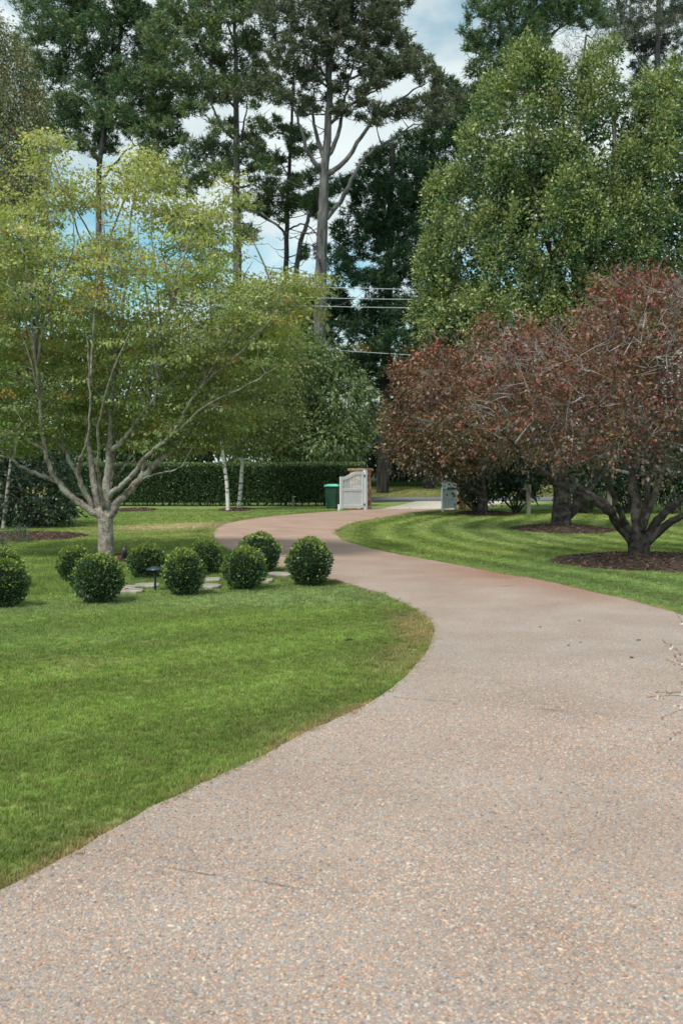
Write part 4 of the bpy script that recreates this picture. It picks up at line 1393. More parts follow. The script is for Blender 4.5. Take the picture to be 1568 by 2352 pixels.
# ------------------------------------------------------------------ red-leaved plums on the right lawn
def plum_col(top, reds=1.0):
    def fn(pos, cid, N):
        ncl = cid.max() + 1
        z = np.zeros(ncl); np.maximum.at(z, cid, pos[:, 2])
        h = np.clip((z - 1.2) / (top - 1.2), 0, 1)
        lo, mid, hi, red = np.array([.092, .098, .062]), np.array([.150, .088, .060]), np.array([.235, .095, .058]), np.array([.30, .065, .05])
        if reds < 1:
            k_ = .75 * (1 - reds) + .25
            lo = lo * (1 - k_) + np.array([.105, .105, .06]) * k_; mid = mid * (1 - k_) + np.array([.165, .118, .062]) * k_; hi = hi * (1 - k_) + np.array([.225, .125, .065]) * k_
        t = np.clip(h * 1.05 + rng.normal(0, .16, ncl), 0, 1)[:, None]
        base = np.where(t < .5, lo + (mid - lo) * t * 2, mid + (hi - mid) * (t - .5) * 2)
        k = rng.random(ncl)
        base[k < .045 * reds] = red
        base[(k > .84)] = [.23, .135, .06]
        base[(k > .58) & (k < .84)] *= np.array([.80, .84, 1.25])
        x = base[cid]
        gr = rng.random(N) < .16
        x[gr] = [.085, .10, .05]
        pk = rng.random(N) < .04 * reds
        x[pk] = [.24, .06, .04]
        return x * np.exp(rng.normal(0, .22, (N, 1))) * (1 + rng.normal(0, .07, (N, 3)))
    return fn

def shoots(ells, n, rr, tall):
    C, D = ell_points(ells, 8, .97, -.3, core=.95)
    k = rng.choice(len(C), min(n, len(C)), replace=False)
    out = []
    for c, d in zip(C[k], D[k]):
        r = rng.uniform(*rr)
        out.append((c + d * r * .7, np.array([r, r, r * tall])))
    return out

def build_plums():
    grp = 'red-leaved trees on the right lawn'
    Y = 17.9
    def pl(pts, dy, d0=0.0):
        n = len(pts)
        return [P(u, v, Y + d0 + dy * (i / (n - 1)) ** 1.2) for i, (u, v) in enumerate(pts)]
    base = P(1466, 1282, Y); base[2] = .08
    trunk = [base, P(1466, 1262, Y), P(1465, 1240, Y), P(1464, 1226, Y)]
    limbs = [(pl([(1456, 1252), (1438, 1228), (1412, 1195), (1395, 1172), (1370, 1155), (1340, 1142), (1308, 1125), (1268, 1096), (1210, 1050), (1150, 990)], -.5), .095, .02),
             (pl([(1414, 1196), (1392, 1156), (1360, 1138), (1330, 1118), (1290, 1080), (1240, 1010)], .8, -.05), .06, .018),
             (pl([(1452, 1238), (1440, 1210), (1425, 1180), (1410, 1148), (1395, 1100), (1368, 1030), (1330, 920)], -1.2), .075, .018),
             (pl([(1464, 1232), (1462, 1190), (1456, 1140), (1450, 1090), (1440, 1000), (1436, 880), (1450, 760)], .9), .115, .02),
             (pl([(1480, 1238), (1510, 1195), (1540, 1166), (1572, 1138), (1625, 1080), (1680, 980)], .3), .095, .02),
             (pl([(1486, 1246), (1532, 1206), (1575, 1180), (1645, 1148), (1720, 1080)], -.6), .085, .02),
             (pl([(1470, 1230), (1478, 1170), (1490, 1090), (1500, 980), (1510, 840)], -1.2), .065, .018),
             (pl([(1466, 1228), (1500, 1140), (1540, 1020), (1560, 900)], 1.9), .07, .018)]
    ells = [E(1400, 890, 270, 165, Y, .2, 2.3), E(1500, 790, 180, 130, Y, .2, 1.9), E(1560, 940, 200, 170, Y, 0, 2.2), E(1280, 950, 190, 130, Y, -.2, 1.8), E(1465, 700, 95, 75, Y, .3, 1.0), E(1230, 860, 130, 90, Y, .3, 1.3), E(1390, 1010, 200, 110, Y, -.6, 1.7), E(1650, 850, 150, 170, Y, .3, 1.8), E(1448, 630, 16, 40, Y, .2, .2), E(1520, 650, 14, 36, Y, 0, .2), E(1410, 680, 18, 30, Y, .4, .25), E(1560, 690, 24, 40, Y, -.2, .3), E(1330, 730, 30, 24, Y, .2, .35), E(1240, 760, 26, 22, Y, .4, .3), E(1180, 800, 30, 22, Y, .2, .35)]
    ells += shoots(ells[:8], 34, (.10, .22), 1.5)
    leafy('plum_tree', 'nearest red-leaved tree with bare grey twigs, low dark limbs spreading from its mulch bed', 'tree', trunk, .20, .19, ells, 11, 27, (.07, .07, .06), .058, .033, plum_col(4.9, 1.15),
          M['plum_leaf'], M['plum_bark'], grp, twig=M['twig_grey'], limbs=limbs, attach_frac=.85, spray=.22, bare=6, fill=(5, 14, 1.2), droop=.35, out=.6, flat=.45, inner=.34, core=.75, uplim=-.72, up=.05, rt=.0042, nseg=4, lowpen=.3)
    Y = 27.8
    base = P(1288, 1216, Y); base[2] = .05
    trunk = [base, P(1288, 1190, Y), P(1290, 1150, Y), P(1288, 1110, Y), P(1280, 1060, Y)]
    limbs = [(pl2, a, b) for pl2, a, b in [
        ([P(1300, 1185, Y), P(1325, 1158, Y), P(1345, 1135, Y), P(1370, 1100, Y + .5), P(1410, 1040, Y + 1)], .17, .03),
        ([P(1286, 1120, Y), P(1240, 1080, Y - .5), P(1180, 1040, Y - .8), P(1110, 1000, Y - 1.0), P(1040, 960, Y - 1)], .12, .025),
        ([P(1282, 1070, Y), P(1270, 1000, Y), P(1230, 920, Y + .5), P(1180, 850, Y + .6)], .10, .025)]]
    ells = [E(1150, 890, 190, 130, Y, 0, 2.2), E(1250, 980, 180, 110, Y, -.3, 2.2), E(1120, 970, 150, 110, Y, -.6, 1.8), E(1330, 900, 150, 110, Y, .5, 2), E(1060, 880, 100, 70, Y, .4, 1.2)]
    ells += shoots(ells[:5], 26, (.14, .3), 1.4)
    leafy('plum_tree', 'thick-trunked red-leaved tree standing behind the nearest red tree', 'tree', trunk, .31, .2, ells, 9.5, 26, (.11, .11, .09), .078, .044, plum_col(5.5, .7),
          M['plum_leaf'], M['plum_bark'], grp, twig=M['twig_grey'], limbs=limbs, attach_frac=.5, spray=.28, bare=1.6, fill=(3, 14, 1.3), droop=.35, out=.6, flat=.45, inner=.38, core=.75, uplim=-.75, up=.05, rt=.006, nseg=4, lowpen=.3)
    Y = 36.5
    base = P(1108, 1180, Y); base[2] = .05
    trunk = [base, P(1108, 1160, Y), P(1106, 1130, Y), P(1100, 1090, Y), P(1085, 1050, Y)]
    limbs = [([P(1104, 1135, Y), P(1066, 1115, Y - .4), P(1038, 1097, Y - .6), P(1005, 1060, Y - .8), P(960, 1010, Y - .8)], .12, .03),
             ([P(1098, 1085, Y), P(1060, 1020, Y), P(1030, 940, Y), P(1010, 880, Y)], .12, .03)]
    ells = [E(985, 950, 105, 115, Y, -.3, 1.9), E(1060, 1000, 120, 100, Y, -.4, 1.8), E(935, 1010, 62, 70, Y, -.4, 1.2), E(1000, 1050, 80, 55, Y, -.8, 1.1), E(1090, 900, 110, 80, Y, .3, 1.5), E(1000, 880, 80, 60, Y, .2, 1.2)]
    ells += shoots(ells[:6], 26, (.16, .34), 1.3)
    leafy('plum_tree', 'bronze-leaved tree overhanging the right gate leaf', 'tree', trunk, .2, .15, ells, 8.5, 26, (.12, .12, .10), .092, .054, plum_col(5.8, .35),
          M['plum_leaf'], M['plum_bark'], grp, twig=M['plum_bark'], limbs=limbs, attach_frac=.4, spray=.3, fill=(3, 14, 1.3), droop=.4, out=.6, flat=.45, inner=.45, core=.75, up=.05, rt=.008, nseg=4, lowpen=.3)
build_plums()

# ------------------------------------------------------------------ the big glossy green tree on the right
def build_green():
    Y = 39.0
    base = P(1330, 1178, Y); base[2] = 0
    trunk = [base, P(1328, 1050, Y), P(1325, 880, Y), P(1320, 650, Y), P(1300, 400, Y), P(1290, 220, Y)]
    limbs = [([P(1326, 900, Y), P(1240, 760, Y - 1), P(1150, 620, Y - 1.5), P(1080, 480, Y - 1.8)], .16, .03),
             ([P(1325, 850, Y), P(1420, 680, Y - .5), P(1470, 480, Y - 1), P(1490, 280, Y - 1)], .17, .03),
             ([P(1322, 720, Y), P(1250, 540, Y - 1.5), P(1210, 340, Y - 2), P(1200, 160, Y - 2)], .14, .03),
             ([P(1322, 700, Y), P(1390, 500, Y - 2), P(1410, 300, Y - 2.2), P(1405, 130, Y - 2)], .14, .03),
             ([P(1326, 930, Y), P(1200, 860, Y - 1.5), P(1080, 780, Y - 2), P(1000, 690, Y - 2)], .13, .03)]
    ells = [E(1195, 335, 110, 185, Y, -.8), E(1405, 355, 135, 215, Y, -.5), E(1300, 320, 110, 160, Y, -.3), E(1078, 575, 110, 170, Y, -.6), E(1260, 580, 190, 230, Y, -1.5), E(1480, 540, 170, 270, Y, -1.0), E(1020, 700, 66, 80, Y, -1), E(1160, 770, 160, 95, Y, -1.6), E(1360, 780, 200, 110, Y, -1.6), E(1540, 450, 150, 250, Y, .3), E(1130, 440, 82, 140, Y, -.6)]
    ells = [(c, np.array([r[0], min(r[1], 2.4), r[2]])) for c, r in ells]
    def colfn(pos, cid, N):
        ncl = cid.max() + 1
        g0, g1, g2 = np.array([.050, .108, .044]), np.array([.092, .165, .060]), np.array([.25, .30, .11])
        k = rng.random(ncl)
        base = np.where((k < .45)[:, None], g0, np.where((k < .8)[:, None], g1, g2))
        x = base[cid].copy()
        # pale new shoots on spray tops; lit upper-left sides painted in the same colour
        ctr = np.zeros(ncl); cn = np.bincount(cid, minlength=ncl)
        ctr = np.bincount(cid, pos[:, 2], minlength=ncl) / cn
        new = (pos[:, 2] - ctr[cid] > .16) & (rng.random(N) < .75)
        lit_side = np.clip((CUR_D[cid, 2] - CUR_D[cid, 0] * .4 - .35) * 1.6, 0, .8)
        new |= rng.random(N) < lit_side
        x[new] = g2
        return x * np.exp(rng.normal(0, .25, (N, 1))) * (1 + rng.normal(0, .05, (N, 3)))
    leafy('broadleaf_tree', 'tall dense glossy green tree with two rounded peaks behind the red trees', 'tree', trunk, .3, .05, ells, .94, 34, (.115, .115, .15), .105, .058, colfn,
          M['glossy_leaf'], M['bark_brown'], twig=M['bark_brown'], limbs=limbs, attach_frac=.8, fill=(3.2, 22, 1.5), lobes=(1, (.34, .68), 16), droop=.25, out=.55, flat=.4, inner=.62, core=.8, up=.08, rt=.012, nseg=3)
build_green()

# ------------------------------------------------------------------ pines across the road
PINE_A = [[0.1166, 0.1913, 0.0874], [0.0855, 0.1522, 0.0734], [0.171, 0.2257, 0.0839], [0.228, 0.2453, 0.0874]]
PINE_W = [[.30, .35, .2, .15]]
def pine(label, trunk, r0, r1, lobes, Y, limbs=(), cols=PINE_A, w=(.3, .4, .2, .1), dens=1.0, spread=2.2, dead=25, needle=(.27, .066), name='pine_tree', tufts_px=1.0, nneed=17, bark='pine_bark'):
    z0 = float(terrain(0, Y))
    tp = [P(u, v, Y) for u, v in trunk]
    tp[0][2] = z0
    root = tree(name, tp[0], label, 'tree', 'pines across the road')
    sk = Skel()
    sk.path(tp, r0, r1, 0, sub=5, wig=.02)
    t = 1
    for pts, a, b in limbs:
        n = len(pts); dy = rng.uniform(-1.5, 1.5)
        sk.path([P(u, v, Y + dy * i / (n - 1)) for i, (u, v) in enumerate(pts)], a, b, t, parent='near', sub=4, wig=.03)
        t += 1
    TW = 99
    C, D, LC = [], [], []
    more = [(u + rng.uniform(-.8, .8) * ru, v + rng.uniform(-.9, .9) * rv, ru * .7, rv * .75) for (u, v, ru, rv) in lobes if rng.random() < .7]
    bits = [(u + rng.uniform(-1.7, 1.7) * ru, v + rng.uniform(-1.6, 1.6) * rv, ru * rng.uniform(.22, .42), rv * rng.uniform(.25, .5)) for (u, v, ru, rv) in lobes for _ in range(3)]
    for (u, v, ru, rv) in list(lobes) + more + bits:
        d = Y + rng.uniform(-spread, spread)
        c = P(u, v, d); a, b = ru * d / F, rv * d / F
        LC.append((c, np.array([a, a * .9, b])))
    LC.sort(key=lambda q: abs(q[0][0] - tp[-1][0]) + .3 * abs(q[0][2] - 12))
    for c, r in LC:
        sk.attach(c - np.array([0, 0, r[2] * .5]), TW, up=-.12, rt=.02, nseg=6, lowpen=1.0, wig=.035, dpen=.05)
        n = max(14, int(68 * r[0] * r[2] * dens * tufts_px))
        q = unit(rng.normal(size=(n, 3)) + np.array([0, 0, .25]))
        p = c + q * r * (0.45 + .6 * rng.random((n, 1)) ** .7)
        # flat sprays with ragged undersides
        p[:, 2] += .25 * r[2] * np.cos((p[:, 0] - c[0]) / max(r[0], .1) * 2.0) - .1
        C.append(p); D.append(unit(q * np.array([1, 1, .5]) + np.array([0, 0, .55])))
        m = max(3, n // 14)
        for s in p[rng.choice(n, m, replace=False)]:
            sk.attach(s, TW, up=-.05, rt=.011, nseg=3, lowpen=.2, wig=.05, dpen=.0)
    # dead twiggy branches on the bare lower part
    zs = [tp[1][2], tp[-1][2]]
    for _ in range(dead):
        z = rng.uniform(zs[0], zs[0] + .75 * (zs[1] - zs[0]))
        k = int(np.argmin(np.abs(sk.P[:sk.n, 2] - z) + 5 * (sk.T[:sk.n] != 0)))
        a = rng.uniform(0, 6.28); l = rng.uniform(.8, 3.2)
        e = sk.P[k] + np.array([math.cos(a) * l, math.sin(a) * l, l * rng.uniform(-.15, .5)])
        sk.path([sk.P[k], (sk.P[k] + e) / 2 + np.array([0, 0, -.1 * l]), e], .035, .008, TW, parent=k, sub=3, wig=.05)
    C, D = np.vstack(C), np.vstack(D)
    sk.finish(.42)
    put('trunk', sk.mesh(0, 'trunk', M[bark], 12), root)
    for i in range(1, t): put('limb', sk.mesh(i, 'limb', M[bark], 8), root)
    put('twigs', sk.mesh(TW, 'twigs', M[bark], 5), root, 'stuff')
    n_per = nneed
    N = len(C) * n_per
    cid = np.repeat(np.arange(len(C)), n_per)
    CC = C[cid] + rng.normal(0, .07, (N, 3)) + D[cid] * rng.uniform(-.15, .2, (N, 1))
    ax = D[cid] * .8 + rng.normal(size=(N, 3)) * .62
    col = palette(cols, w, .22, .06, .7)(CC, cid, N)
    me = leaf_mesh('crown', CC, ax, rng.normal(size=(N, 3)), needle[0] * np.exp(rng.normal(0, .2, N)), needle[1], col, M['needle'], 'needle', droop=.08)
    put('crown', me, root, 'stuff')
    return root

TEAL = [[0.1018, 0.1769, 0.0802], [0.075, 0.1435, 0.0687], [0.1472, 0.2056, 0.0774], [0.2033, 0.22, 0.0715]]
pine('dark pine with full rounded crown at the upper left, above the maple spire', [(228, 1105), (228, 700), (228, 420), (240, 300), (268, 150), (285, 0), (290, -160)], .25, .06,
     [(95, 40, 45, 40), (150, 20, 55, 34), (120, 105, 50, 38), (215, 75, 55, 34), (170, 150, 55, 34), (240, 140, 45, 34), (220, 205, 52, 38), (290, 230, 55, 38), (260, 268, 62, 32), (205, 290, 50, 30), (245, 325, 36, 20), (300, 40, 55, 40), (330, 120, 45, 34), (320, 180, 45, 28), (110, 185, 36, 32), (75, 80, 22, 22), (345, 250, 26, 20), (350, 80, 36, 34), (150, -60, 70, 44), (250, -80, 80, 50), (320, -50, 60, 44), (200, -150, 80, 50), (270, -210, 60, 50), (180, 255, 36, 24), (130, 60, 40, 30), (390, 30, 36, 34), (350, 300, 34, 26), (375, 230, 30, 26), (300, 290, 30, 22), (365, 150, 34, 30), (330, 380, 30, 20), (60, 130, 24, 22), (260, 190, 40, 24), (200, 40, 50, 34), (260, 20, 50, 34), (370, 275, 30, 20), (395, 320, 28, 18), (350, 350, 30, 20), (385, 190, 30, 26), (140, 240, 36, 24), (110, 290, 30, 20), (170, 320, 30, 18)],
     66, [([(232, 380), (200, 330), (150, 300), (120, 260)], .12, .04), ([(240, 300), (290, 250), (330, 200)], .12, .04), ([(262, 170), (200, 130), (140, 100)], .1, .03), ([(235, 410), (270, 370), (300, 340), (345, 320)], .10, .03)], TEAL, dens=1.2, dead=30)
pine('tall pine with straight dark trunk and broad drooping bough, left of the forked pine', [(547, 1108), (546, 800), (545, 590), (543, 400), (542, 250), (540, 100), (536, -60)], .36, .07,
     [(370, 80, 45, 34), (420, 40, 55, 34), (470, 75, 52, 34), (520, 20, 52, 34), (590, 30, 46, 32), (400, 125, 42, 28), (480, 130, 45, 28), (560, 110, 42, 28), (610, 100, 36, 26), (450, 182, 50, 28), (520, 190, 40, 24), (580, 170, 40, 24), (410, 200, 36, 24), (480, 215, 48, 20), (600, 210, 34, 20), (440, 246, 38, 15), (480, 358, 72, 28), (430, 385, 36, 20), (525, 388, 36, 20), (410, 428, 42, 18), (450, 425, 36, 16), (585, 330, 24, 13), (612, 380, 24, 12), (355, 330, 30, 20), (560, 480, 20, 12), (590, 285, 26, 13), (500, 290, 24, 12), (380, 260, 36, 22), (350, 180, 36, 26), (450, -40, 70, 40), (540, -50, 60, 40), (500, -110, 60, 40), (345, 400, 30, 16), (570, 540, 24, 12), (475, 545, 40, 20), (420, 500, 40, 22)],
     63, [([(542, 320), (515, 300), (490, 250), (475, 190)], .11, .04), ([(543, 340), (560, 290), (570, 220)], .09, .03), ([(545, 430), (510, 400), (470, 372), (430, 380)], .12, .04), ([(544, 375), (580, 345), (600, 300)], .07, .03), ([(545, 360), (580, 350), (612, 290)], .06, .02), ([(542, 250), (510, 220), (470, 215)], .09, .03), ([(548, 440), (600, 490), (640, 520)], .09, .05)], PINE_A, (.25, .3, .25, .2), 1.2, dead=40)
pine('bare-trunked forked pine with open spreading crown in the middle of the sky', [(732, 1106), (734, 800), (738, 600), (742, 480), (745, 395), (752, 300), (756, 200), (750, 100), (744, 20), (740, -60)], .42, .06,
     [(640, 40, 45, 32), (700, 20, 55, 32), (760, 12, 55, 30), (820, 12, 45, 28), (862, 42, 36, 24), (690, 90, 44, 22), (740, 92, 40, 22), (650, 112, 40, 24), (800, 100, 40, 22), (870, 100, 36, 22), (905, 30, 22, 20), (898, 78, 22, 18), (920, 112, 20, 20), (660, 172, 66, 26), (705, 190, 42, 18), (612, 190, 36, 18), (565, 205, 26, 14), (735, 132, 36, 14), (810, 140, 52, 17), (860, 150, 44, 17), (930, 140, 44, 18), (965, 150, 22, 24), (988, 170, 16, 24), (900, 172, 24, 13), (920, 258, 55, 17), (972, 246, 44, 20), (1008, 226, 26, 24), (858, 265, 34, 14), (690, -40, 60, 40), (780, -50, 60, 40), (850, 190, 24, 13), (795, 190, 24, 13), (830, 230, 24, 11), (720, 240, 24, 12), (800, 60, 36, 20), (880, 10, 30, 22), (850, 70, 30, 16), (780, 250, 22, 10)],
     60, [([(740, 395), (718, 370), (700, 330), (688, 280), (672, 245)], .17, .05), ([(742, 360), (728, 310), (718, 260), (722, 200)], .15, .04), ([(750, 360), (776, 315), (785, 260), (800, 190), (815, 130)], .15, .04), ([(750, 400), (785, 378), (820, 330), (860, 270), (910, 235), (960, 200)], .17, .04), ([(752, 500), (790, 450), (812, 400), (850, 350), (905, 318), (950, 285)], .15, .04), ([(756, 220), (790, 190), (840, 165), (900, 150)], .11, .03), ([(752, 290), (800, 245), (850, 215), (900, 190)], .11, .03), ([(754, 180), (720, 140), (690, 110)], .09, .03), ([(750, 110), (780, 70), (810, 40)], .08, .03), ([(755, 230), (762, 150), (770, 90)], .08, .03)],
     [[.085, .115, .066], [.060, .09, .058], [.12, .135, .07], [.15, .148, .08]], (.3, .25, .25, .2), 1.15, dead=45)
pine('slim grey pine trunk with sparse tufts just left of the bare forked pine', [(658, 1106), (656, 800), (657, 620), (659, 500), (664, 380), (670, 280), (674, 180), (676, 110)], .23, .04,
     [(625, 440, 42, 22), (600, 470, 26, 15), (682, 420, 26, 14), (692, 470, 26, 15), (640, 300, 34, 15), (680, 305, 28, 14), (602, 380, 26, 13), (722, 400, 22, 11), (700, 350, 26, 13), (642, 482, 32, 15), (590, 340, 22, 11), (630, 360, 24, 12), (690, 240, 28, 14), (650, 230, 26, 13), (660, 460, 30, 16), (720, 580, 20, 14)],
     68, [([(657, 545), (640, 520), (600, 495), (562, 452)], .10, .04), ([(658, 530), (690, 515), (720, 530), (738, 560)], .07, .03), ([(662, 400), (640, 370), (632, 330)], .06, .02)], TEAL, dens=1.2, dead=45)
pine('leaning grey pine trunk with a ragged top, right of the slim pine', [(672, 1106), (674, 760), (679, 640), (688, 570), (702, 520), (713, 490), (722, 455)], .22, .09,
     [(724, 448, 20, 12), (735, 475, 18, 10), (712, 470, 14, 10), (745, 440, 14, 9)], 66, (), TEAL, dens=1.2, dead=16, spread=.8)
DARK = [[0.0405, 0.0961, 0.0411], [0.0325, 0.077, 0.0356], [0.0609, 0.1269, 0.0493], [0.0852, 0.15, 0.0549]]
pine('dense dark pine low behind the power lines, with yellow leaves showing through it', [(878, 1112), (884, 900), (892, 650), (898, 420), (905, 330)], .42, .10,
     [(800, 432, 30, 20), (840, 420, 45, 26), (900, 440, 46, 30), (830, 480, 45, 25), (790, 532, 34, 20), (880, 500, 55, 34), (940, 480, 46, 36), (920, 532, 55, 36), (850, 542, 40, 24), (800, 572, 36, 20), (900, 580, 55, 30), (960, 560, 46, 36), (800, 640, 46, 25), (860, 650, 52, 26), (930, 640, 46, 26), (770, 604, 30, 20), (720, 742, 46, 26), (780, 735, 46, 34), (830, 760, 36, 26), (862, 720, 55, 34), (930, 720, 55, 36), (740, 780, 46, 26), (905, 790, 55, 36), (960, 780, 46, 36), (842, 850, 55, 34), (900, 880, 46, 36), (770, 690, 36, 20), (950, 860, 50, 40), (700, 690, 34, 24), (650, 700, 40, 30), (640, 780, 46, 36), (600, 830, 46, 36), (690, 740, 36, 26), (590, 760, 36, 26), (720, 850, 40, 30), (790, 880, 50, 36), (690, 790, 36, 30), (680, 850, 40, 36)],
     66, (), DARK, bark='dark_bark', dens=1.5, dead=10, spread=2.6)
pine('second dense dark pine between the forked pine and the glossy tree', [(985, 1112), (988, 800), (990, 500), (994, 300), (1002, 190)], .40, .08,
     [(930, 342, 52, 25), (980, 330, 46, 34), (872, 372, 45, 25), (942, 400, 55, 34), (1000, 400, 46, 36), (1040, 270, 34, 28), (1062, 224, 24, 24), (1012, 274, 34, 25), (1050, 330, 40, 34), (1000, 470, 50, 40), (960, 450, 46, 34), (1020, 540, 46, 40), (990, 620, 46, 40), (1030, 680, 50, 40), (985, 740, 46, 40), (1020, 210, 22, 20), (1040, 420, 40, 36), (1000, 820, 46, 40), (940, 940, 60, 40), (880, 970, 60, 40), (1010, 930, 60, 40)],
     69, (), DARK, bark='dark_bark', dens=1.5, dead=10, spread=2.6)
pine('dark pine rising at the top right behind the glossy tree', [(1212, 1112), (1214, 700), (1216, 320), (1222, 150), (1228, 0), (1230, -140)], .45, .10,
     [(1110, 8, 30, 24), (1160, 18, 46, 25), (1200, 62, 55, 32), (1130, 80, 36, 24), (1092, 100, 20, 14), (1150, 120, 46, 25), (1222, 110, 46, 25), (1110, 150, 30, 24), (1170, 160, 46, 25), (1130, 200, 36, 25), (1282, 40, 52, 30), (1330, 20, 44, 24), (1270, -10, 55, 25), (1362, 50, 34, 18), (1092, 230, 30, 25), (1062, 242, 25, 20), (1240, 160, 46, 25), (1120, -40, 50, 32), (1200, -60, 70, 40), (1300, -50, 60, 40), (1230, -120, 60, 40), (1370, -20, 40, 26), (1110, 270, 40, 30), (1150, 245, 46, 30)],
     64, [([(1222, 150), (1270, 80), (1330, 30)], .11, .03), ([(1220, 170), (1170, 100), (1120, 60)], .11, .03), ([(1224, 100), (1290, 60), (1370, 20)], .09, .03)], TEAL, dens=1.3, dead=20)
pine('pale hazy pine at the right picture edge behind the glossy tree', [(1508, 1112), (1507, 700), (1506, 300), (1508, 150), (1512, 0), (1512, -140)], .36, .10,
     [(1500, 60, 52, 18), (1540, 112, 36, 20), (1470, 112, 34, 16), (1560, 32, 34, 22), (1482, 150, 30, 13), (1432, 40, 42, 28), (1546, 152, 34, 14), (1450, 90, 34, 18), (1580, 90, 34, 22), (1520, 10, 50, 26), (1470, -20, 56, 30), (1560, -40, 56, 34), (1470, 190, 26, 12), (1560, 180, 30, 14)],
     72, [([(1507, 260), (1530, 200), (1568, 130)], .08, .03), ([(1507, 200), (1460, 130), (1440, 80)], .07, .03)], [[.060, .085, .070], [.048, .072, .062], [.085, .095, .07]], (.4, .4, .2), 1.0, dead=40)

# ------------------------------------------------------------------ other broadleaf trees and shrubs
def soft_tree(name, label, cat, trunk, Y, r0, r1, ells, dens, n_per, sig, L, W, cols, w, group=None, mat='soft_leaf', bark='bark_brown', droop=.4, flat=.5, limbs=(), rt=.008, frac=.5, inner=.5, core=.8, uplim=-1, out=.7, twig=None, up=.1, fill=None, spray=0.0):
    tp = [P(u, v, Y) for u, v in trunk]
    tp[0][2] = float(terrain(0, Y))
    return leafy(name, label, cat, tp, r0, r1, [E(u, v, a, b, Y, d, rr) for u, v, a, b, d, rr in ells], dens, n_per, sig, L, W, palette(cols, w), M[mat], M[bark], group, limbs=limbs, attach_frac=frac, droop=droop, flat=flat, rt=rt, inner=inner, core=core, uplim=uplim, out=out, fill=fill, spray=spray, twig=M[twig] if twig else None, up=up)

BIR = [[.17, .22, .08], [.23, .27, .10], [.12, .165, .06]]
soft_tree('birch_tree', 'left of the two slim white-trunked birches in front of the hedge', 'tree', [(524, 1174), (521, 1111), (512, 1043), (505, 970), (500, 880), (505, 780)], 40.2, .085, .03,
          [(500, 880, 80, 110, 0, None), (470, 960, 60, 60, 0, None), (520, 770, 70, 80, 0, None)], 6, 30, (.17, .17, .26), .095, .065, BIR, (.4, .3, .3), 'white-trunked birches', bark='birch_bark', droop=1.0, flat=.35, twig='bark_brown')
soft_tree('birch_tree', 'right of the two slim birches in front of the hedge, with a weeping crown', 'tree', [(549, 1168), (555, 1086), (559, 1021), (565, 940), (570, 860), (575, 760)], 41.5, .085, .03,
          [(605, 870, 95, 130, 0, None), (640, 850, 70, 90, .1, None), (560, 740, 85, 90, 0, None), (645, 950, 55, 80, 0, None), (640, 780, 60, 80, -.2, None), (590, 985, 60, 60, 0, None), (535, 1000, 46, 46, -.3, None)], 6, 30, (.17, .17, .28), .095, .065, BIR, (.4, .3, .3), 'white-trunked birches', bark='birch_bark', droop=1.0, flat=.35, twig='bark_brown')
soft_tree('birch_tree', 'slim spotted birch trunk at the far left in front of the dark shrub', 'tree', [(8, 1216), (15, 1150), (22, 1090), (27, 1030), (26, 930)], 27.5, .06, .02,
          [(25, 880, 80, 110, 0, None)], 3.5, 20, (.16, .16, .26), .085, .055, BIR, (.4, .3, .3), 'white-trunked birches', bark='birch_grey', droop=1.0, flat=.35, twig='bark_brown')
DG = [[.026, .052, .026], [.042, .075, .032], [.018, .038, .022]]
soft_tree('dark_shrub', 'big dark evergreen shrub at the left edge behind the grey plants', 'shrub', [(70, 1236), (70, 1180), (72, 1120)], 29.0, .08, .04,
          [(75, 1150, 92, 80, 0, 1.4), (-20, 1120, 110, 115, .5, 1.6), (120, 1175, 45, 50, -.3, .8), (60, 1060, 120, 70, .8, 1.4)], 9, 24, (.15, .15, .15), .085, .05, DG, (.4, .3, .3), mat='glossy_leaf', fill=(3, 14, 2.2))
soft_tree('cherry_tree', 'light green leafy tree behind the hedge, left of the gate pillar', 'tree', [(780, 1130), (778, 1060), (776, 980), (776, 880)], 50.5, .14, .04,
          [(780, 930, 85, 100, 0, None), (720, 880, 66, 80, 0, None), (832, 960, 46, 70, 0, None), (760, 1020, 95, 50, -.5, None), (700, 980, 70, 80, .3, None), (735, 820, 46, 46, .2, None), (820, 900, 36, 40, 0, None)], 3.6, 24, (.24, .24, .2), .17, .07,
          [[.12, .185, .065], [.165, .23, .09], [.075, .125, .045], [.21, .26, .10]], (.3, .25, .3, .15), droop=.9, flat=.45, mat='glossy_leaf', fill=(1.4, 16, 1.6))
BG = [[.12, .18, .07], [.08, .135, .055], [.17, .225, .085]]
gb = 'green trees behind the hedge'
soft_tree('leafy_tree', 'dark leafy tree behind the hedge at the left picture edge', 'tree', [(40, 1135), (42, 950), (45, 700)], 52, .22, .06, [(40, 820, 140, 190, 0, 2.2), (30, 650, 110, 110, 0, 2), (60, 1010, 170, 90, 0, 2.4)], 2.0, 26, (.3, .3, .24), .19, .10, BG, (.4, .35, .25), gb, fill=(1.6, 20, 1.6))
soft_tree('leafy_tree', 'dark leafy tree behind the hedge, hidden behind the maple limbs', 'tree', [(270, 1135), (270, 980), (272, 800)], 51, .2, .06, [(270, 880, 150, 160, 0, 2.4), (230, 1010, 150, 80, 0, 2), (330, 1010, 130, 80, 0, 2)], 2.2, 26, (.3, .3, .24), .19, .10, BG, (.4, .35, .25), gb, fill=(1.6, 20, 1.6))
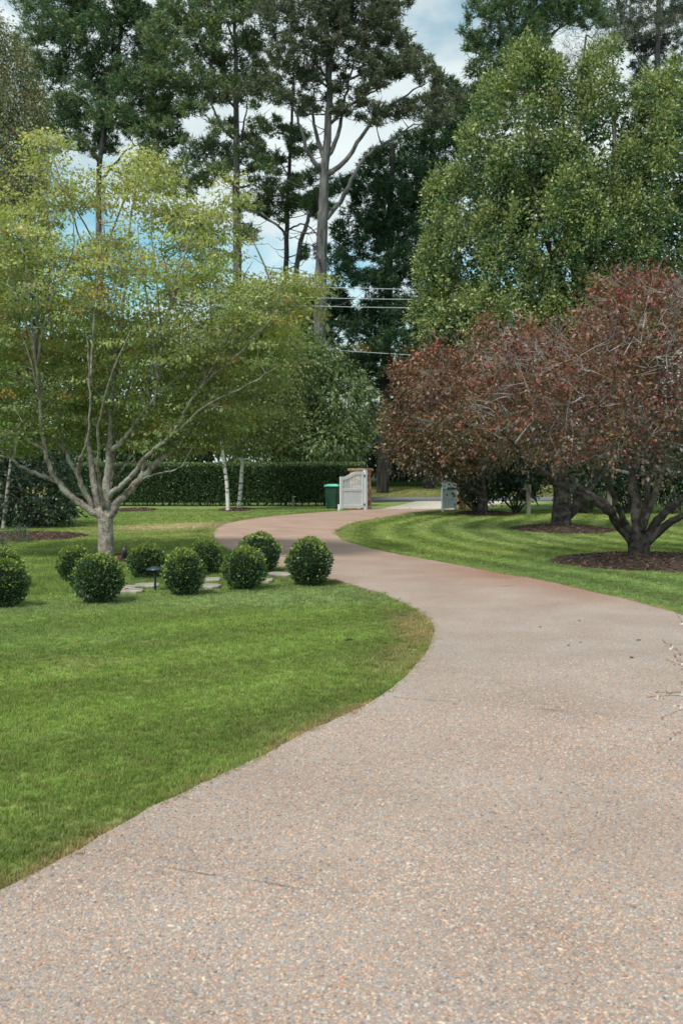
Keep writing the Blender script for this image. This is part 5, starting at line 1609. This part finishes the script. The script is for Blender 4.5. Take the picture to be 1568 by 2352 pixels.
soft_tree('leafy_tree', 'leafy tree behind the hedge and the two birches', 'tree', [(480, 1135), (480, 1000), (482, 860)], 50, .2, .06, [(480, 900, 120, 130, 0, 2.2), (560, 990, 120, 80, 0, 2), (420, 1010, 110, 70, 0, 2), (630, 1000, 80, 80, 0, 1.6), (640, 830, 90, 110, 0, 1.8)], 2.2, 26, (.28, .28, .22), .18, .09, BG, (.35, .25, .4), gb, fill=(1.6, 20, 1.6))
soft_tree('leafy_tree', 'mid green leafy tree between the birches and the light green tree behind the hedge', 'tree', [(700, 1130), (700, 1000), (702, 880)], 55, .2, .06, [(695, 880, 90, 130, 0, 2), (660, 990, 100, 90, 0, 2), (740, 1000, 90, 70, 0, 1.6)], 2.6, 24, (.26, .26, .22), .18, .09, BG, (.35, .25, .4), gb, fill=(1.6, 20, 1.6))
WP = [[.21, .225, .11], [.15, .18, .095], [.26, .255, .13], [.26, .19, .085]]
soft_tree('weeping_tree', 'olive-yellow weeping tree hanging into the upper left corner', 'tree', [(-90, 1150), (-92, 700), (-80, 400), (-60, 200), (-40, 60)], 48, .25, .05,
          [(5, 110, 42, 46, 0, 1.0), (40, 170, 46, 46, 0, 1), (15, 230, 62, 54, 0, 1.2), (60, 280, 34, 44, 0, .9), (5, 320, 60, 46, 0, 1.2), (46, 350, 40, 46, 0, 1), (15, 415, 60, 50, 0, 1.2), (65, 430, 30, 36, 0, .8), (-60, 250, 80, 160, .5, 1.8), (20, 480, 50, 40, 0, 1), (-40, 60, 50, 50, 0, 1), (85, 330, 26, 40, 0, .7), (92, 400, 26, 40, 0, .7), (80, 480, 36, 40, 0, .8), (90, 250, 20, 34, 0, .6), (70, 200, 24, 30, 0, .6)], 8.0, 30, (.17, .17, .36), .12, .06, WP, (.35, .35, .2, .1), droop=1.5, flat=.2, inner=.3, twig='twig_grey')
soft_tree('feathery_tree', 'grey-green feathery tree behind the peaks of the glossy tree', 'tree', [(1330, 1112), (1330, 600), (1330, 250), (1345, 80)], 58, .22, .05,
          [(1290, 105, 44, 30, 0, 1.2), (1345, 110, 50, 30, 0, 1.2), (1300, 145, 44, 25, 0, 1), (1420, 60, 46, 42, 0, 1.2), (1475, 25, 46, 40, 0, 1.2), (1390, 110, 40, 34, 0, 1), (1530, 40, 40, 40, 0, 1)], 3.0, 24, (.26, .26, .26), .20, .018,
          [[.13, .13, .085], [.10, .11, .075], [.16, .15, .10]], (.4, .4, .2), droop=.9, flat=.2, inner=.4)
soft_tree('yellow_tree', 'patch of yellow autumn foliage showing through the dark pine', 'tree', [(830, 1112), (828, 950), (826, 840)], 76, .15, .05, [(820, 808, 46, 16, 0, 1), (800, 828, 30, 12, 0, .8), (850, 795, 26, 14, 0, .7)], 5, 24, (.2, .2, .15), .2, .12,
          [[.45, .33, .06], [.38, .30, .08], [.30, .28, .07]], (.4, .4, .2))
# understorey beyond the road
gu = 'dark shrubs along the far verge'
for i, (u, v, a, b, Y, lab) in enumerate([(905, 1050, 62, 62, 75, 'dark shrub beyond the road just right of the left pillar'), (985, 1035, 70, 75, 77, 'dark shrub beyond the road in the middle of the gateway'), (1065, 1045, 70, 68, 75, 'dark shrub beyond the road behind the right gate leaf'), (820, 1020, 80, 80, 78, 'dark shrub beyond the road above the left pillar'), (1160, 1040, 80, 75, 76, 'dark shrub beyond the road, right of the right pillar'), (1270, 1040, 90, 80, 76, 'dark shrub beyond the road behind the second red tree'), (1400, 1040, 90, 80, 76, 'dark shrub beyond the road behind the nearest red tree'), (1530, 1040, 90, 80, 76, 'dark shrub beyond the road at the right picture edge')]):
    soft_tree('verge_shrub', lab, 'shrub', [(u, 1110), (u, 1085), (u, v)], Y, .12, .05, [(u, v, a, b, 0, 1.8), (u + 20, v + 25, a * .9, b * .6, -.8, 1.5)], 2.2, 22, (.3, .3, .26), .24, .10, DG, (.4, .3, .3), gu, mat='glossy_leaf', fill=(1.4, 16, 1.7))
# dark multi-stemmed shrubs behind the plums
gs = 'multi-stemmed shrubs behind the red trees'
for i, (u, v, a, b, lab) in enumerate([(1095, 1120, 48, 38, 'dark multi-stemmed shrub just right of the right gate pillar'), (1185, 1105, 70, 50, 'dark multi-stemmed shrub left of the thick red-tree trunk'), (1345, 1105, 70, 50, 'dark multi-stemmed shrub right of the thick red-tree trunk'), (1440, 1105, 70, 52, 'dark multi-stemmed shrub behind the nearest red-tree trunk'), (1545, 1110, 80, 58, 'dark multi-stemmed shrub at the right picture edge')]):
    Y = 37.4 + .5 * (i % 2)
    root_p = [P(u, 1182, Y), P(u + 2, 1150, Y), P(u + 4, 1110, Y)]
    limbs = [([P(u, 1180, Y), P(u + du * .5, 1155, Y + dy * .5), P(u + du, 1125, Y + dy)], .05, .02) for du, dy in ((-46, .2), (-24, -.5), (22, .4), (44, -.3), (-10, .8))]
    soft_tree('tall_shrub', lab, 'shrub', [(u, 1182), (u + 2, 1150), (u + 4, 1110)], Y, .06, .03, [(u, v, a, b, 0, 1.0), (u + 10, v - 15, a, b, .4, 1.0)], 7.5, 20, (.16, .16, .14), .10, .06, DG, (.4, .35, .25), gs, mat='glossy_leaf', limbs=limbs, fill=(2, 14, 2.2))
soft_tree('leafy_tree', 'dark leafy tree low behind the red trees, under the glossy tree', 'tree', [(1400, 1140), (1400, 1050), (1402, 960)], 45, .18, .06, [(1430, 930, 190, 120, 0, 1.8), (1260, 985, 130, 90, 0, 1.6), (1540, 1000, 110, 80, 0, 1.6)], 2.4, 26, (.24, .24, .2), .16, .085, DG, (.4, .35, .25), gb, mat='glossy_leaf', fill=(1.6, 20, 1.6))
# grey-leaved plants at the left bed
for i, (u, v, r, lab) in enumerate([(40, 1246, 26, 'grey-green bushy plant in the left mulch bed, the larger one'), (6, 1258, 17, 'small grey-green plant at the very left edge of the mulch bed')]):
    g = G(u, v)
    soft_tree('grey_plant', lab, 'plant', [(u, v), (u, v - r * .5), (u, v - r)], g[1], .012, .006, [(u, v - r * .65, r, r * .65, 0, None)], 55, 16, (.035, .035, .06), .06, .014, [[.11, .15, .12], [.15, .19, .15], [.08, .12, .09]], (.4, .3, .3), 'grey-leaved plants in the left bed', droop=-.5, flat=.2)
# timber posts among the shrubs on the right
for u, Y, h, lab in ((1212, 37.0, 1.1, 'weathered fence post among the shrub stems left of the thick trunk'), (1398, 36.6, .9, 'weathered fence post among the shrub stems right of the thick trunk')):
    g = P(u, 1180, Y)
    root = empty('fence_post', (g[0], Y, 0), .1, lab, 'post', 'timber posts among the shrubs')
    MB().box((0, 0, h / 2 - .05), (.16, .14, h + .1), None, .01).build('shaft', M['weathered_wood'], root)
    MB().prism([(-.08, -.07, h), (.08, -.07, h), (.08, .07, h), (-.08, .07, h)], (0, 0.0, .02)).build('post_top', M['weathered_wood'], root)

# ------------------------------------------------------------------ power lines
for (u0, v0), (u1, v1), lab in (((765, 660.5), (925, 664), 'topmost power line crossing the dark pine'), ((690, 684), (1000, 688.5), 'second power line from the top'), ((690, 703), (1040, 708.5), 'third power line from the top'), ((730, 802), (925, 814), 'lowest power line, hanging well below the others')):
    Y = 57.0
    a, b = P(u0, v0, Y), P(u1, v1, Y)
    d = (b - a) / (b[0] - a[0])
    sk = Skel()
    xs = np.linspace(-28, 34, 40)
    pts = [a + d * (x - a[0]) + np.array([0, 0, .0016 * (x - 2) ** 2 - .01]) for x in xs]
    par = -1
    for p in pts: par = sk.add(p, par, .02, 0)
    sk.finish()
    me = sk.mesh(0, 'power_line', M['wire'], 6)
    tag(part('power_line', me), lab, 'power line', 'power lines over the road')

# ------------------------------------------------------------------ gaura at the right edge
def build_gaura():
    bx, by = 2.12, 5.75
    root = empty('flowering_plant', (bx, by, 0), 0, 'wispy plant with small white flowers on reddish stems at the right edge', 'plant')
    tips_px = [(1553, 1412, 5.6), (1524, 1474, 5.6), (1528, 1512, 5.5), (1546, 1508, 5.7), (1567, 1504, 5.7), (1562, 1565, 5.6), (1548, 1588, 5.5), (1556, 1622, 5.5), (1506, 1590, 5.4), (1490, 1600, 5.3), (1536, 1700, 5.3), (1515, 1648, 5.3), (1580, 1450, 5.8), (1600, 1480, 5.7), (1620, 1430, 5.9), (1600, 1560, 5.6), (1590, 1620, 5.5), (1575, 1535, 5.8)]
    stems, buds, flowers = Skel(), [], []
    LP, LA, LC_ = [], [], []
    for i, (u, v, d) in enumerate(tips_px):
        t = P(u, v, d)
        b0 = np.array([bx + rng.normal(0, .06), by + rng.normal(0, .08), 0])
        mid = b0 * .45 + t * .55 + np.array([.10, .05, .12])
        stems.path([b0, b0 * .7 + mid * .3 + np.array([.02, 0, .03]), mid, t], .0035, .0013, 0, sub=5)
        ax = unit(t - mid)
        k = 9
        for j in range(k):
            p = t - ax * j * .022 + rng.normal(0, .006, 3)
            LP.append(p); LA.append(ax + rng.normal(0, .4, 3)); LC_.append([.34, .10, .08] if rng.random() < .6 else [.42, .24, .12])
        if i % 3 != 2: flowers.append((t - ax * rng.uniform(.02, .09), ax))
        for j in range(7):
            s = rng.uniform(.1, .6)
            p = b0 * (1 - s) + mid * s
            LP.append(p); LA.append(rng.normal(0, 1, 3) + np.array([0, 0, .6])); LC_.append([.12, .15, .07])
    stems.finish()
    m_st = noise_mat('gaura_stem', (.20, .10, .07), (.30, .17, .10), 12, 3, .7)
    put('stems', stems.mesh(0, 'stems', m_st, 5), root)
    put('buds', leaf_mesh('buds', np.array(LP), np.array(LA), rng.normal(size=(len(LP), 3)), .026, .007, np.array(LC_), M['soft_leaf']), root, 'stuff')
    for p, ax in flowers:
        pos, axs = [], []
        s = unit(np.cross(ax, [0.3, 1, .2])); q = np.cross(ax, s)
        for a in (-1.1, -.35, .35, 1.1):
            pos.append(p); axs.append(s * math.sin(a) + q * math.cos(a) + ax * .25)
        me = leaf_mesh('flower', np.array(pos), np.array(axs), np.tile(ax, (4, 1)), .019, .013, np.tile([.80, .80, .78], (4, 1)), M['petal'])
        put('flower', me, root)
build_gaura()

# ------------------------------------------------------------------ fallen leaves
def litter():
    spots = [((1305, 1482), 'small green leaf on the driveway left of centre of the wide part', .05, (.12, .14, .05)), ((1450, 1510), 'dark green curled leaf lying on the driveway near the flowers', .065, (.07, .09, .035)), ((1332, 1475), 'tiny leaf on the driveway, left of the curled one', .04, (.10, .11, .05)), ((1465, 1470), 'olive leaf on the driveway near the right edge', .06, (.13, .14, .05)),
             ((865, 1190), 'brown leaf on the far driveway by the lawn edge', .16, (.10, .055, .03)), ((940, 1168.5), 'brown leaf on the gravel in front of the gateway', .14, (.12, .06, .04)), ((800, 1476), 'dark dead leaf on the near lawn', .12, (.05, .045, .025)), ((180, 1478), 'orange leaf on the near lawn at the left', .07, (.40, .20, .06)), ((290, 1356), 'orange leaf on the grass by the stepping stones', .11, (.42, .18, .07)), ((238, 1356), 'amber leaf by the leftmost stepping stone', .10, (.38, .2, .08)),
             ((1215, 1246), 'pale leaf lying on the right lawn', .12, (.45, .45, .28)), ((1330, 1425), 'brown scrap on the driveway below the rusty stain', .05, (.10, .06, .04)), ((1240, 1440), 'dark scrap on the driveway in the bend', .04, (.08, .05, .04))]
    for (u, v), lab, s, c in spots:
        g = G(u, v, .025)
        on_grass = not in_poly(np.array([g[0]]), np.array([g[1]]), DRIVE)[0]
        z = .045 if on_grass else .024
        V = [(0, -.5, 0), (.22, -.2, .1), (.28, .1, .12), (0, .5, .06), (-.26, .1, .16), (-.2, -.2, .08), (0, 0, .0)]
        me = np_mesh('fallen_leaf', np.array(V) * s, np.array([[0, 1, 6], [1, 2, 6], [2, 3, 6], [3, 4, 6], [4, 5, 6], [5, 0, 6]]), M['chip'], np.tile(c, (7, 1)))
        o = part('fallen_leaf', me, None, (g[0], g[1], z)); o.rotation_euler = (0, 0, random.uniform(0, 6))
        tag(o, lab, 'leaf', 'fallen leaves')
litter()

print('objects', len(SC.objects), 'pebbles', n_pebbles)
